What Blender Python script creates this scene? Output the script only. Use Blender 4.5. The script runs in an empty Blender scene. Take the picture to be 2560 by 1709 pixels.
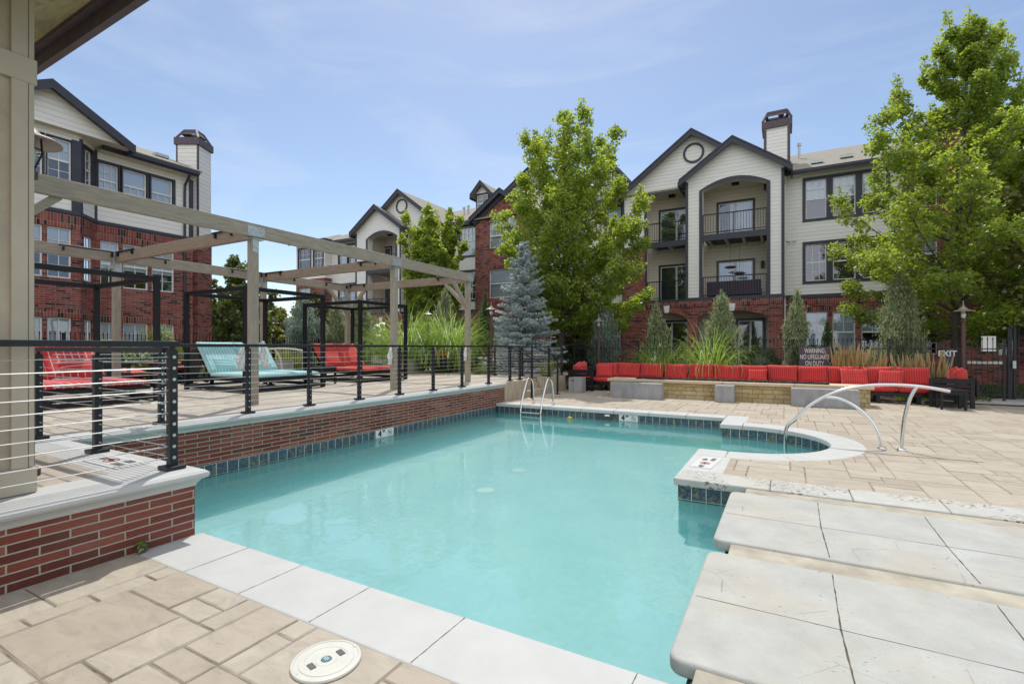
import bpy, bmesh, math, random
import numpy as np
from mathutils import Vector, Matrix, Quaternion
from mathutils.geometry import tessellate_polygon
random.seed(7); RNG = np.random.default_rng(7)
C = bpy.context.scene.collection
# ------------------------------------------------------------------ camera, light, exposure
F0, CX, HY, PSI, CH = 1230.0, 1280.0, 868.0, math.radians(29.1), 1.55
sc = bpy.context.scene
cam = bpy.data.cameras.new('camera'); cam.sensor_width = 36; cam.lens = 36*F0/2560
cam.shift_y = (HY-854.5)/2560; cam.clip_start = .05; cam.clip_end = 2000
co = bpy.data.objects.new('camera', cam); C.objects.link(co)
co.location = (0, 0, CH); co.rotation_euler = (math.pi/2, 0, PSI)
sc.camera = co
SUN = Vector((-.29, .48, 1.06)).normalized()
sun = bpy.data.lights.new('sun', 'SUN'); sun.energy = 2.95; sun.angle = math.radians(.5); sun.color = (1, .965, .90)
so = bpy.data.objects.new('sun', sun); C.objects.link(so); so.location = (-20, 30, 60)
so.rotation_euler = SUN.to_track_quat('Z', 'Y').to_euler()
w = bpy.data.worlds.new("World"); sc.world = w; w.use_nodes = True
wn = w.node_tree.nodes; wl = w.node_tree.links
sky = wn.new('ShaderNodeTexSky'); sky.sky_type = 'NISHITA'; sky.sun_disc = False
sky.sun_elevation = math.asin(SUN.z); sky.sun_rotation = math.atan2(SUN.x, SUN.y)
sky.air_density = 1.0; sky.dust_density = 2.2; sky.ozone_density = 1.3; sky.altitude = 1600
bg = wn['Background']; bg.inputs[1].default_value = .15
wtc = wn.new('ShaderNodeTexCoord'); wmp = wn.new('ShaderNodeMapping'); wmp.inputs['Scale'].default_value = (1.2, 2.2, 7.5)
wmp.inputs['Rotation'].default_value = (.25, .15, .5)
wno = wn.new('ShaderNodeTexNoise'); wno.inputs['Scale'].default_value = 1.7; wno.inputs['Detail'].default_value = 5; wno.inputs['Roughness'].default_value = .58
wno.inputs['Distortion'].default_value = .6
wra = wn.new('ShaderNodeValToRGB'); wra.color_ramp.elements[0].position = .47; wra.color_ramp.elements[1].position = .82
wra.color_ramp.elements[0].color = (0, 0, 0, 1); wra.color_ramp.elements[1].color = (.34, .34, .34, 1)
wmx = wn.new('ShaderNodeMixRGB'); wmx.inputs[2].default_value = (4.6, 4.9, 5.3, 1)
wti = wn.new('ShaderNodeMixRGB'); wti.blend_type = 'MULTIPLY'; wti.inputs[0].default_value = 1; wti.inputs[2].default_value = (1.0, .97, .905, 1)
wl.new(wtc.outputs['Generated'], wmp.inputs[0]); wl.new(wmp.outputs[0], wno.inputs['Vector']); wl.new(wno.outputs['Fac'], wra.inputs[0])
wl.new(sky.outputs[0], wti.inputs[1]); wl.new(wti.outputs[0], wmx.inputs[1]); wl.new(wra.outputs[0], wmx.inputs[0]); 
# sunlit cumulus added to the unseen sky behind the camera to brighten the shade (the facade windows mirror it)
wdt = wn.new('ShaderNodeVectorMath'); wdt.operation = 'DOT_PRODUCT'; wdt.inputs[1].default_value = Vector((.30, -.80, .52)).normalized()
wn2 = wn.new('ShaderNodeTexNoise'); wn2.inputs['Scale'].default_value = 2.3; wn2.inputs['Detail'].default_value = 8; wn2.inputs['Roughness'].default_value = .55
wr2 = wn.new('ShaderNodeValToRGB'); wr2.color_ramp.elements[0].position = .36; wr2.color_ramp.elements[1].position = .54
wr3 = wn.new('ShaderNodeValToRGB'); wr3.color_ramp.elements[0].position = .10; wr3.color_ramp.elements[1].position = .42
wml = wn.new('ShaderNodeMath'); wml.operation = 'MULTIPLY'; wcl = wn.new('ShaderNodeMixRGB'); wcl.inputs[2].default_value = (7.3, 7.45, 7.7, 1)
wl.new(wtc.outputs['Generated'], wdt.inputs[0]); wl.new(wtc.outputs['Generated'], wn2.inputs['Vector']); wl.new(wn2.outputs['Fac'], wr2.inputs[0]); wl.new(wdt.outputs['Value'], wr3.inputs[0])
wl.new(wr2.outputs[0], wml.inputs[0]); wl.new(wr3.outputs[0], wml.inputs[1]); wl.new(wml.outputs[0], wcl.inputs[0]); wl.new(wmx.outputs[0], wcl.inputs[1]); wl.new(wcl.outputs[0], bg.inputs[0])
sc.view_settings.view_transform = 'Standard'; sc.view_settings.look = 'None'; sc.view_settings.exposure = .27; sc.view_settings.gamma = 1
sc.cycles.max_bounces = 8; sc.cycles.volume_bounces = 1; sc.cycles.volume_max_steps = 64; sc.cycles.transparent_max_bounces = 16; sc.cycles.use_denoising = True
sc.cycles.sample_clamp_indirect = 6

# ------------------------------------------------------------------ measuring helpers (photo column -> a point on a real plane)
Fv = Vector((-math.sin(PSI), math.cos(PSI))); Rv = Vector((math.cos(PSI), math.sin(PSI)))
def onY(px, Y):
    u = (px-CX)/F0; d = Y/(Fv.y+u*Rv.y); return d, d*(Fv.x+u*Rv.x)
def onX(px, X):
    u = (px-CX)/F0; d = X/(Fv.x+u*Rv.x); return d, d*(Fv.y+u*Rv.y)
def hz(py, d): return CH+(HY-py)/F0*d
def xz(px, py, Y):
    d, X = onY(px, Y); return X, hz(py, d)
def yz(px, py, X):
    d, Y = onX(px, X); return Y, hz(py, d)
def gp(px, py, z=0):
    d = (z-CH)*F0/(HY-py); u = (px-CX)/F0; return Vector((d*(Fv.x+u*Rv.x), d*(Fv.y+u*Rv.y), z))
def dp(px, d, z=0):
    u = (px-CX)/F0; return Vector((d*(Fv.x+u*Rv.x), d*(Fv.y+u*Rv.y), z))
# ------------------------------------------------------------------ mesh helpers
def wloc(o):
    l = Vector((0, 0, 0))
    while o is not None: l = l+o.location; o = o.parent
    return l
class MB:
    def __init__(s): s.v = []; s.f = []; s.mi = []; s.k = 0
    def poly(s, pts):
        n = len(s.v); s.v += [tuple(p) for p in pts]; s.f.append(tuple(range(n, n+len(pts)))); s.mi.append(s.k)
    def hexa(s, p):  # 8 corners: bottom 4 then top 4
        n = len(s.v); s.v += [tuple(q) for q in p]
        for f in ((3, 2, 1, 0), (4, 5, 6, 7), (0, 1, 5, 4), (1, 2, 6, 5), (2, 3, 7, 6), (3, 0, 4, 7)):
            s.f.append(tuple(n+i for i in f)); s.mi.append(s.k)
    def box(s, x0, x1, y0, y1, z0, z1):
        s.hexa([(x0, y0, z0), (x1, y0, z0), (x1, y1, z0), (x0, y1, z0), (x0, y0, z1), (x1, y0, z1), (x1, y1, z1), (x0, y1, z1)])
    def cbox(s, cx, cy, cz, sx, sy, sz): s.box(cx-sx/2, cx+sx/2, cy-sy/2, cy+sy/2, cz-sz/2, cz+sz/2)
    def fbox(s, f, u0, u1, v0, v1, w0, w1):
        s.hexa([f(u0, v0, w0), f(u1, v0, w0), f(u1, v0, w1), f(u0, v0, w1), f(u0, v1, w0), f(u1, v1, w0), f(u1, v1, w1), f(u0, v1, w1)])
    def bar(s, p, q, w_, h_, up=(0, 0, 1)):
        p = Vector(p); q = Vector(q); d = (q-p).normalized(); up = Vector(up)
        if abs(d.dot(up)) > .98: up = Vector((0, 1, 0))
        x = d.cross(up).normalized()*w_/2; y = x.cross(d).normalized()*h_/2
        s.hexa([p-x-y, p+x-y, q+x-y, q-x-y, p-x+y, p+x+y, q+x+y, q-x+y])
    def tube(s, pts, r, n=8, caps=True):
        P = [Vector(p) for p in pts]; R = r if isinstance(r, (list, tuple)) else [r]*len(P)
        base = len(s.v); prev = None
        for i, p in enumerate(P):
            d = (P[min(i+1, len(P)-1)]-P[max(i-1, 0)]).normalized()
            if prev is None:
                x = d.orthogonal().normalized()
            else:
                x = (prev-d*prev.dot(d)).normalized()
            prev = x; y = d.cross(x)
            for k in range(n):
                a = 2*math.pi*k/n; s.v.append(tuple(p+(x*math.cos(a)+y*math.sin(a))*R[i]))
        for i in range(len(P)-1):
            for k in range(n):
                a = base+i*n+k; b = base+i*n+(k+1) % n
                s.f.append((a, b, b+n, a+n)); s.mi.append(s.k)
        if caps:
            s.f.append(tuple(base+k for k in reversed(range(n)))); s.mi.append(s.k)
            m = base+(len(P)-1)*n; s.f.append(tuple(m+k for k in range(n))); s.mi.append(s.k)
    def lathe(s, prof, c, n=24):
        base = len(s.v)
        for r, z in prof:
            for k in range(n):
                a = 2*math.pi*k/n; s.v.append((c[0]+r*math.cos(a), c[1]+r*math.sin(a), c[2]+z))
        for i in range(len(prof)-1):
            for k in range(n):
                a = base+i*n+k; b = base+i*n+(k+1) % n
                s.f.append((a, b, b+n, a+n)); s.mi.append(s.k)
    def prism(s, P, z0, z1):
        n = len(P); b = len(s.v)
        s.v += [(p[0], p[1], z0) for p in P]+[(p[0], p[1], z1) for p in P]
        s.f.append(tuple(b+i for i in reversed(range(n)))); s.f.append(tuple(b+n+i for i in range(n))); s.mi += [s.k]*2
        for i in range(n):
            j = (i+1) % n; s.f.append((b+i, b+j, b+n+j, b+n+i)); s.mi.append(s.k)
    def plate(s, out, holes, f, depth=.12, back=False):
        loops = [out]+holes
        L = [[Vector((p[0], p[1], 0)) for p in lp] for lp in loops]
        flat = [p for lp in loops for p in lp]
        tris = tessellate_polygon(L)
        for wv in ((0, -depth) if back else (0,)):
            b = len(s.v); s.v += [tuple(f(p[0], p[1], wv)) for p in flat]
            for t in tris: s.f.append(tuple(b+i for i in t)); s.mi.append(s.k)
        for lp in loops:
            n = len(lp)
            for i in range(n):
                a, c = lp[i], lp[(i+1) % n]
                s.poly([f(a[0], a[1], 0), f(c[0], c[1], 0), f(c[0], c[1], -depth), f(a[0], a[1], -depth)])
    def mesh(s, name, mats, off=Vector((0, 0, 0))):
        me = bpy.data.meshes.new(name)
        if off.length > 0: s.v = [(a-off.x, b-off.y, c-off.z) for a, b, c in s.v]
        me.from_pydata(s.v, [], s.f); 
        for m in (mats if isinstance(mats, list) else [mats]): me.materials.append(m)
        if isinstance(mats, list): me.polygons.foreach_set('material_index', s.mi)
        me.update(); return me
    def build(s, name, mats, parent=None, bevel=0, smooth=False, local=False, seg=2):
        off = Vector((0, 0, 0)) if (parent is None or local) else wloc(parent)
        o = bpy.data.objects.new(name, s.mesh(name, mats, off)); C.objects.link(o); o.parent = parent
        if bevel:
            b = o.modifiers.new('bevel', 'BEVEL'); b.width = bevel; b.segments = seg; b.limit_method = 'ANGLE'; b.angle_limit = .6
        if smooth:
            o.data.polygons.foreach_set('use_smooth', [True]*len(o.data.polygons))
        return o
def FY(Y0): return lambda u, v, w_: (u, Y0-w_, v)
def FX(X0): return lambda u, v, w_: (X0+w_, u, v)
def FD(ox, oy, dx, dy, nx, ny): return lambda u, v, w_: (ox+dx*u+nx*w_, oy+dy*u+ny*w_, v)
def tag(o, label=None, cat=None, group=None, kind=None):
    if label: o['label'] = label
    if cat: o['category'] = cat
    if group: o['group'] = group
    if kind: o['kind'] = kind
    return o
def thing(name, label, cat, loc=(0, 0, 0), rz=0, group=None):
    o = bpy.data.objects.new(name, None); C.objects.link(o); o.location = loc; o.rotation_euler = (0, 0, rz); o.empty_display_size = .2
    return tag(o, label, cat, group)
def copy_tree(o, parent=None):
    c = o.copy(); C.objects.link(c); c.parent = parent
    for ch in [x for x in bpy.data.objects if x.parent == o]: copy_tree(ch, c)
    return c
def text_mesh(body, size, depth=.002, bold=.0, align='CENTER'):
    cu = bpy.data.curves.new('lettering', 'FONT'); cu.body = body; cu.size = size; cu.extrude = depth; cu.offset = bold
    cu.align_x = align; cu.align_y = 'CENTER'
    ob = bpy.data.objects.new('lettering', cu); C.objects.link(ob); bpy.context.view_layer.update()
    me = bpy.data.meshes.new_from_object(ob.evaluated_get(bpy.context.evaluated_depsgraph_get()))
    C.objects.unlink(ob); bpy.data.objects.remove(ob); return me
def lettering(body, size, mat, parent, origin, xdir, ydir, bold=.0, depth=.002, sx=1.0):
    me = text_mesh(body, size, depth, bold); me.materials.clear(); me.materials.append(mat)
    x = Vector(xdir).normalized(); y = Vector(ydir).normalized(); z = x.cross(y); off = Vector(origin)-wloc(parent)
    for v in me.vertices:
        c = v.co.copy(); v.co = off+x*(c.x*sx)+y*c.y+z*c.z
    o = bpy.data.objects.new('lettering', me); C.objects.link(o); o.parent = parent; return o
# ------------------------------------------------------------------ materials
class NT:
    def __init__(s, name):
        s.m = bpy.data.materials.new(name); s.m.use_nodes = True; s.t = s.m.node_tree; s.n = s.t.nodes
        s.b = s.n['Principled BSDF']; s.out = s.n['Material Output']
    def N(s, typ, ins=None, **kw):
        n = s.n.new('ShaderNode'+typ)
        for k, v in kw.items(): setattr(n, k, v)
        for k, v in (ins or {}).items():
            i = n.inputs[k]
            if hasattr(v, 'is_output') or isinstance(v, bpy.types.NodeSocket): s.t.links.new(v, i)
            else: i.default_value = v
        return n
    def L(s, a, b): s.t.links.new(a, b)
    def math(s, op, a, b=0.0, c=None):
        d = {0: a, 1: b}
        if c is not None: d[2] = c
        return s.N('Math', d, operation=op).outputs[0]
    def ramp(s, fac, stops):
        r = s.N('ValToRGB', {0: fac}); e = r.color_ramp.elements
        while len(e) < len(stops): e.new(.5)
        for i, (p, c) in enumerate(stops): e[i].position = p; e[i].color = (*c, 1) if len(c) == 3 else c
        return r.outputs[0]
    def noise(s, vec, scale, detail=4, rough=.5, dist=0):
        return s.N('TexNoise', {'Vector': vec, 'Scale': scale, 'Detail': detail, 'Roughness': rough, 'Distortion': dist}).outputs['Fac']
    def mix(s, fac, a, b, blend='MIX'):
        n = s.N('MixRGB', blend_type=blend)
        for i, v in ((0, fac), (1, a), (2, b)):
            if isinstance(v, bpy.types.NodeSocket): s.L(v, n.inputs[i])
            else: n.inputs[i].default_value = v if i == 0 else ((*v, 1) if len(v) == 3 else v)
        return n.outputs[0]
    def bump(s, h, strength, dist=.01):
        b = s.N('Bump', {'Height': h, 'Strength': strength, 'Distance': dist}); s.L(b.outputs[0], s.b.inputs['Normal'])
    def obj(s): return s.N('TexCoord').outputs['Object']
    def set(s, col=None, rough=None, metal=None, spec=None):
        for k, v in (('Base Color', col), ('Roughness', rough), ('Metallic', metal), ('Specular IOR Level', spec)):
            if v is None: continue
            if isinstance(v, bpy.types.NodeSocket): s.L(v, s.b.inputs[k])
            elif isinstance(v, tuple) and len(v) == 3: s.b.inputs[k].default_value = (*v, 1)
            else: s.b.inputs[k].default_value = v
    def wall_uv(s):
        tc = s.N('SeparateXYZ', {0: s.obj()}); g = s.N('SeparateXYZ', {0: s.N('NewGeometry').outputs['True Normal']})
        fx = s.math('GREATER_THAN', s.math('ABSOLUTE', g.outputs[0]), .7); fz = s.math('GREATER_THAN', s.math('ABSOLUTE', g.outputs[2]), .7)
        u = s.math('ADD', s.math('MULTIPLY', tc.outputs[0], s.math('SUBTRACT', 1.0, fx)), s.math('MULTIPLY', tc.outputs[1], fx))
        v = s.math('ADD', s.math('MULTIPLY', tc.outputs[2], s.math('SUBTRACT', 1.0, fz)), s.math('MULTIPLY', tc.outputs[1], fz))
        return s.N('CombineXYZ', {0: u, 1: v, 2: 0.0}).outputs[0], u, v
def dark(c, k): return tuple(x*k for x in c)
def pm(name, col, rough=.6, metal=0, var=.12, scale=6, bump=0, bscale=60, spec=.5, streak=None, island=0):
    t = NT(name); o = t.obj()
    if streak: o = t.N('Mapping', {'Vector': o, 'Scale': streak}).outputs[0]
    n = t.noise(o, scale, 6, .6)
    c = t.ramp(n, [(.25, dark(col, 1-var*1.6)), (.75, tuple(min(1, x*(1+var)) for x in col))])
    if island:
        r = t.N('NewGeometry').outputs['Random Per Island']
        c = t.mix(1.0, c, t.ramp(r, [(0, (1-island,)*3), (1, (1+island*.3,)*3)]), 'MULTIPLY')
    t.set(c, rough, metal, spec)
    if bump: t.bump(t.noise(o, bscale, 5, .6), bump, .01)
    return t.m
def brick_mat(name, L, H, cols, mortar, mort=.0055, soldier=False, dirt=.5):
    t = NT(name); uv, u, v = t.wall_uv()
    if soldier: uv = t.N('CombineXYZ', {0: v, 1: u, 2: 0.0}).outputs[0]
    wob = t.N('VectorMath', {0: uv, 1: t.N('VectorMath', {0: t.N('TexNoise', {'Vector': t.obj(), 'Scale': 9.0}).outputs['Color'], 1: (.006, .006, .006)}, operation='MULTIPLY').outputs[0]}, operation='ADD').outputs[0]
    b = t.N('TexBrick', {'Vector': wob, 'Color1': (0, 0, 0, 1), 'Color2': (1, 1, 1, 1), 'Mortar': (0, 0, 0, 1), 'Scale': 1.0, 'Mortar Size': mort,
        'Mortar Smooth': .15, 'Brick Width': L, 'Row Height': H}, offset=(0 if soldier else .5))
    if soldier: b.offset = 0; b.inputs['Bias'].default_value = 0
    nf = t.noise(t.obj(), 45, 5, .7); n2 = t.noise(t.obj(), 1.3, 4)
    bc = t.ramp(b.outputs['Color'], cols)
    bc = t.mix(.38, bc, t.ramp(nf, [(.3, (.3, .3, .3)), (.7, (.66, .62, .58))]), 'OVERLAY')
    bc = t.mix(t.ramp(n2, [(.45, (0, 0, 0)), (.75, (dirt*.35,)*3)]), bc, mortar)
    t.set(t.mix(b.outputs['Fac'], bc, t.mix(.4, mortar, t.ramp(nf, [(.3, dark(mortar, .6)), (.7, mortar)]))), .85, 0, .25)
    h = t.math('ADD', t.math('MULTIPLY', b.outputs['Fac'], -1.0), t.math('MULTIPLY', nf, .35))
    t.bump(h, .6, .008); return t.m
def stripe_mat(name, base, line, axis=1, pitch=.05, duty=.35, rough=.85):
    t = NT(name); s = t.N('SeparateXYZ', {0: t.obj()}).outputs[axis]
    f = t.math('LESS_THAN', t.math('FRACT', t.math('DIVIDE', s, pitch)), duty)
    n = t.noise(t.obj(), 3, 4); n2 = t.noise(t.obj(), 260, 2)
    c = t.mix(f, base, line); c = t.mix(1.0, c, t.ramp(n, [(.3, (.86,)*3), (.7, (1.05,)*3)]), 'MULTIPLY')
    t.set(c, rough, 0, .2); t.bump(t.math('ADD', n2, t.math('MULTIPLY', t.noise(t.obj(), 9, 3), 3.0)), .25, .006)
    t.b.inputs['Sheen Weight'].default_value = .15
    return t.m
def leaf_mat(name, stops, trans=.45, tcol=(.42, .55, .05), rough=.45, gloss=.06):
    t = NT(name); r = t.N('NewGeometry').outputs['Random Per Island']
    c = t.ramp(r, stops); big = t.noise(t.obj(), .9, 2)
    c = t.mix(1.0, c, t.ramp(big, [(.3, (.8, .85, .8)), (.7, (1.15, 1.1, 1.0))]), 'MULTIPLY')
    d = t.N('BsdfDiffuse', {0: c}); tr = t.N('BsdfTranslucent', {0: t.mix(.55, c, tcol)})
    m = t.N('MixShader', {0: trans, 1: d.outputs[0], 2: tr.outputs[0]})
    g = t.N('BsdfGlossy', {0: (1, 1, 1, 1), 'Roughness': rough}); m2 = t.N('MixShader', {0: gloss, 1: m.outputs[0], 2: g.outputs[0]})
    t.L(m2.outputs[0], t.out.inputs[0]); return t.m
def siding_mat(name, col, pitch=.175):
    t = NT(name); uv, u, v = t.wall_uv()
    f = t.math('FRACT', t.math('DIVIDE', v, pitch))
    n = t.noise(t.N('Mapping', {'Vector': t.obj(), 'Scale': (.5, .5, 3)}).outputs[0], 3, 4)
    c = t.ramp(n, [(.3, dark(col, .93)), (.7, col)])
    gap = t.math('LESS_THAN', f, .07)  # dark line painted along each lap, standing for the shadow under its edge
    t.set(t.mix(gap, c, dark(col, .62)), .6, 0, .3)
    t.bump(t.math('MULTIPLY', f, -1.0), .9, .02); return t.m
M = {}
BR = [(0, (.07, .026, .020)), (.1, (.12, .034, .024)), (.45, (.18, .046, .032)), (.8, (.215, .060, .040)), (1, (.26, .10, .07))]
BR2 = [(0, (.03, .016, .016)), (.16, (.035, .02, .02)), (.2, (.18, .042, .032)), (.6, (.24, .055, .042)), (1, (.31, .09, .065))]
M['brick_low'] = brick_mat('red brick low wall', .32, .0615, BR, (.37, .345, .285), .0056, dirt=.3)
M['brick'] = brick_mat('red brick facade', .27, .075, BR2, (.40, .34, .31), .0048)
M['brick_soldier'] = brick_mat('red brick soldier course', .27, .085, BR2, (.40, .34, .31), .0052, True)
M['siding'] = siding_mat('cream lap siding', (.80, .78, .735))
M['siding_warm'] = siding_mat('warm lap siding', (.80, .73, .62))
M['trim'] = pm('dark slate trim paint', (.040, .042, .062), .55, var=.15)
M['fascia'] = pm('plum fascia paint', (.085, .06, .075), .5, var=.2)
M['white_paint'] = pm('white paint', (.78, .78, .76), .45, var=.04)
M['cream_paint'] = pm('cream soffit paint', (.70, .65, .53), .6, var=.06)
M['door_dark'] = pm('dark door frame', (.035, .035, .045), .4)
M['metal_black'] = pm('black powder coat', (.009, .010, .013), .42, .0, var=.25, scale=20, spec=.35)
M['metal_rail'] = pm('charcoal powder coat rail', (.013, .016, .022), .4, .0, var=.3, scale=14, spec=.4)
M['cable'] = pm('stainless cable', (.62, .62, .60), .3, .9, var=.1)
M['chrome'] = pm('polished stainless', (.72, .72, .72), .12, 1.0, var=.04)
M['galv'] = pm('galvanised steel', (.50, .54, .54), .45, .5, var=.25, scale=25)
M['wood'] = pm('weathered pergola timber', (.33, .285, .225), .75, var=.22, scale=7, bump=.25, bscale=30, streak=(6, .6, 6))
M['wood_x'] = pm('weathered cross timber', (.27, .205, .15), .75, var=.22, scale=7, bump=.25, bscale=30, streak=(.6, 6, 6))
M['wood_z'] = pm('weathered upright timber', (.33, .285, .225), .75, var=.2, scale=7, bump=.25, bscale=30, streak=(6, 6, .6))
M['pillar'] = pm('olive grey fibre panel', (.40, .35, .26), .7, var=.14, scale=5, bump=.1, bscale=120)
M['pillar_trim'] = pm('olive grey trim board', (.44, .395, .30), .6, var=.07, scale=4)
def soffit():
    t = NT('weathered plywood soffit'); v = t.N('Mapping', {'Vector': t.obj(), 'Scale': (1.2, 5, 1), 'Rotation': (0, 0, .5)}).outputs[0]
    n = t.noise(v, 3.5, 8, .65, 1.5); n2 = t.noise(t.obj(), 1.6, 5, .6, .8)
    c = t.ramp(n, [(.25, (.30, .23, .12)), (.5, (.48, .38, .21)), (.75, (.58, .48, .28))])
    t.set(t.mix(t.ramp(n2, [(.45, (0, 0, 0)), (.7, (.65, .65, .65))]), c, (.16, .14, .095)), .8, 0, .2); return t.m
M['soffit'] = soffit()
M['coping'] = pm('pale cast stone coping', (.455, .457, .44), .65, var=.06, scale=3, bump=.08, bscale=90)
M['coping_worn'] = None
def slab(name='worn pale stone slab', k=1.22, thr=.665):
    t = NT(name); o = t.obj(); n = t.noise(o, 2.6, 7, .62); st = t.noise(t.N('Mapping', {'Vector': o, 'Scale': (1, 2.6, 1)}).outputs[0], 21, 6, .62)
    area = t.noise(o, 1.3, 3)
    mask = t.math('MULTIPLY', t.math('GREATER_THAN', st, thr), t.math('GREATER_THAN', area, .50))
    c = t.ramp(n, [(.28, dark((.28, .278, .255), k)), (.5, dark((.33, .33, .308), k)), (.72, dark((.375, .378, .355), k))])
    warm = t.noise(o, 1.1, 5, .6, .6); c = t.mix(t.ramp(warm, [(.48, (0, 0, 0)), (.72, (.7, .7, .7))]), c, dark((.34, .305, .235), k))
    fine = t.noise(o, 130, 3, .7); c = t.mix(.35, c, t.ramp(fine, [(.3, (.72,)*3), (.7, (1.12,)*3)]), 'MULTIPLY')
    vor = t.N('TexVoronoi', {'Vector': o, 'Scale': 1.3}, feature='DISTANCE_TO_EDGE').outputs['Distance']
    wv = t.noise(o, 5, 4); crack = t.math('MULTIPLY', t.math('LESS_THAN', t.math('ADD', vor, t.math('MULTIPLY', wv, .012)), .0088), t.math('GREATER_THAN', t.noise(o, .9, 2), .53))
    c = t.mix(t.math('MULTIPLY', crack, .45), c, (.17, .15, .12))
    t.set(t.mix(mask, c, (.13, .105, .085)), .65, 0, .3); t.bump(t.math('ADD', t.math('ADD', t.noise(o, 80, 4), t.math('MULTIPLY', n, 2.0)), t.math('MULTIPLY', mask, -1.5)), .2, .006); return t.m
M['slab'] = slab(); M['coping_worn'] = slab('scuffed white coping', 1.38, .56)
def stamped(name, stops, grey=.3):
    t = NT(name); o = t.obj(); r = t.N('NewGeometry').outputs['Random Per Island']
    c = t.ramp(r, stops)
    n = t.noise(t.N('Mapping', {'Vector': o, 'Scale': (1, 2.2, 1), 'Rotation': (0, 0, .6)}).outputs[0], 3.2, 8, .65, 1.2)
    c = t.mix(.8, c, t.ramp(n, [(.25, (.70, .67, .62)), (.5, (.96, .95, .93)), (.75, (1.12, 1.12, 1.1))]), 'MULTIPLY')
    vein = t.noise(t.N('Mapping', {'Vector': o, 'Scale': (1, 4, 1), 'Rotation': (0, 0, .35)}).outputs[0], 6, 8, .7, 2.5)
    c = t.mix(t.ramp(vein, [(.30, (.75, .75, .75)), (.41, (0, 0, 0))]), c, (.27, .24, .20))
    c = t.mix(t.math('MULTIPLY', t.math('GREATER_THAN', t.noise(o, 11, 4, .6), .73), .55), c, (.16, .14, .12))
    t.set(c, .72, 0, .35)
    t.bump(t.math('ADD', t.math('MULTIPLY', n, 2.0), t.noise(o, 40, 5, .65)), .28, .008); return t.m
M['pave'] = stamped('tan stamped concrete', [(0, (.345, .295, .236)), (.5, (.385, .336, .272)), (1, (.415, .368, .302))])
M['pave_up'] = stamped('grey tan stamped concrete', [(0, (.37, .325, .268)), (1, (.425, .378, .318))])
M['hairline'] = pm('dirt filled hairline joint', (.10, .085, .06), .9, var=.4, scale=9)
M['joint'] = pm('dirty stamped joint', (.26, .215, .165), .9, var=.5, scale=5)
M['band'] = pm('beige mortar band', (.40, .36, .285), .85, var=.25, scale=3, bump=.15, bscale=50)
M['conc'] = pm('smooth grey concrete', (.30, .295, .30), .7, var=.22, scale=4, bump=.06, bscale=60, streak=(1, 1, .5))
M['conc_tan'] = pm('board formed tan concrete', (.42, .35, .26), .8, var=.28, scale=9, bump=.15, bscale=40, streak=(2.5, 2.5, .35))
def plaster():
    t = NT('aqua pool plaster'); o = t.obj(); n = t.noise(o, 1.2, 5); n2 = t.noise(o, 14, 5, .7)
    c = t.ramp(n, [(.3, (.245, .435, .44)), (.7, (.285, .475, .478))]); c = t.mix(.45, c, t.ramp(n2, [(.3, (.78,)*3), (.7, (1.12,)*3)]), 'MULTIPLY')
    t.set(c, .7, 0, .2); return t.m
M['plaster'] = plaster()
def tile_mat():
    t = NT('mottled blue slate tile'); uv, u, v = t.wall_uv()
    nz = t.math('SUBTRACT', v, -.25)
    b = t.N('TexBrick', {'Vector': t.N('CombineXYZ', {0: u, 1: t.math('ADD', v, .25), 2: 0.0}).outputs[0], 'Color1': (0, 0, 0, 1), 'Color2': (1, 1, 1, 1), 'Scale': 1.0, 'Mortar Size': .004,
        'Mortar Smooth': .1, 'Brick Width': .162, 'Row Height': .165}, offset=0)
    n = t.noise(t.obj(), 15, 7, .7, 1.5)
    c = t.ramp(n, [(.38, (.010, .030, .07)), (.50, (.022, .055, .09)), (.57, (.14, .13, .06)), (.72, (.30, .26, .12))])
    c = t.mix(t.math('MULTIPLY', b.outputs['Color'], .5), c, (.03, .09, .13))
    t.set(t.mix(b.outputs['Fac'], c, (.55, .58, .55)), .3, 0, .5); t.bump(t.math('ADD', n, t.math('MULTIPLY', b.outputs['Fac'], -1.0)), .2, .004); return t.m
M['tile'] = tile_mat()
def water():
    t = NT('clear pool water'); o = t.obj()
    n = t.noise(o, 2.6, 3, .5, .3); n2 = t.noise(o, 9, 3, .5)
    h = t.math('ADD', n, t.math('MULTIPLY', n2, .25)); b = t.N('Bump', {'Height': h, 'Strength': .17, 'Distance': .03})
    fr = t.N('Fresnel', {'IOR': 1.33, 'Normal': b.outputs[0]})
    tr = t.N('BsdfTransparent', {0: (.90, 1.0, 1.0, 1)}); g = t.N('BsdfGlossy', {0: (1, 1, 1, 1), 'Roughness': .015, 'Normal': b.outputs[0]})
    m = t.N('MixShader', {0: fr.outputs[0], 1: tr.outputs[0], 2: g.outputs[0]}); t.L(m.outputs[0], t.out.inputs[0])
    vs = t.N('VolumeScatter', {0: (.18, .80, .88, 1), 'Density': .45, 'Anisotropy': .2}); t.L(vs.outputs[0], t.out.inputs['Volume']); return t.m
M['water'] = water()
def glass(name, fac, tint):
    t = NT(name); fr = t.N('Fresnel', {'IOR': 1.5})
    tr = t.N('BsdfTransparent', {0: (*tint, 1)}); g = t.N('BsdfGlossy', {0: (.85, .9, 1, 1), 'Roughness': .02})
    n = t.noise(t.obj(), 1.2, 2); b = t.N('Bump', {'Height': n, 'Strength': .15, 'Distance': .02}); t.L(b.outputs[0], g.inputs['Normal'])
    f = t.math('ADD', fr.outputs[0], fac); m = t.N('MixShader', {0: f, 1: tr.outputs[0], 2: g.outputs[0]}); t.L(m.outputs[0], t.out.inputs[0]); return t.m
M['glass'] = glass('window glass', .13, (.82, .87, .93))
M['room'] = pm('dim room behind glass', (.030, .036, .055), .9)
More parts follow.
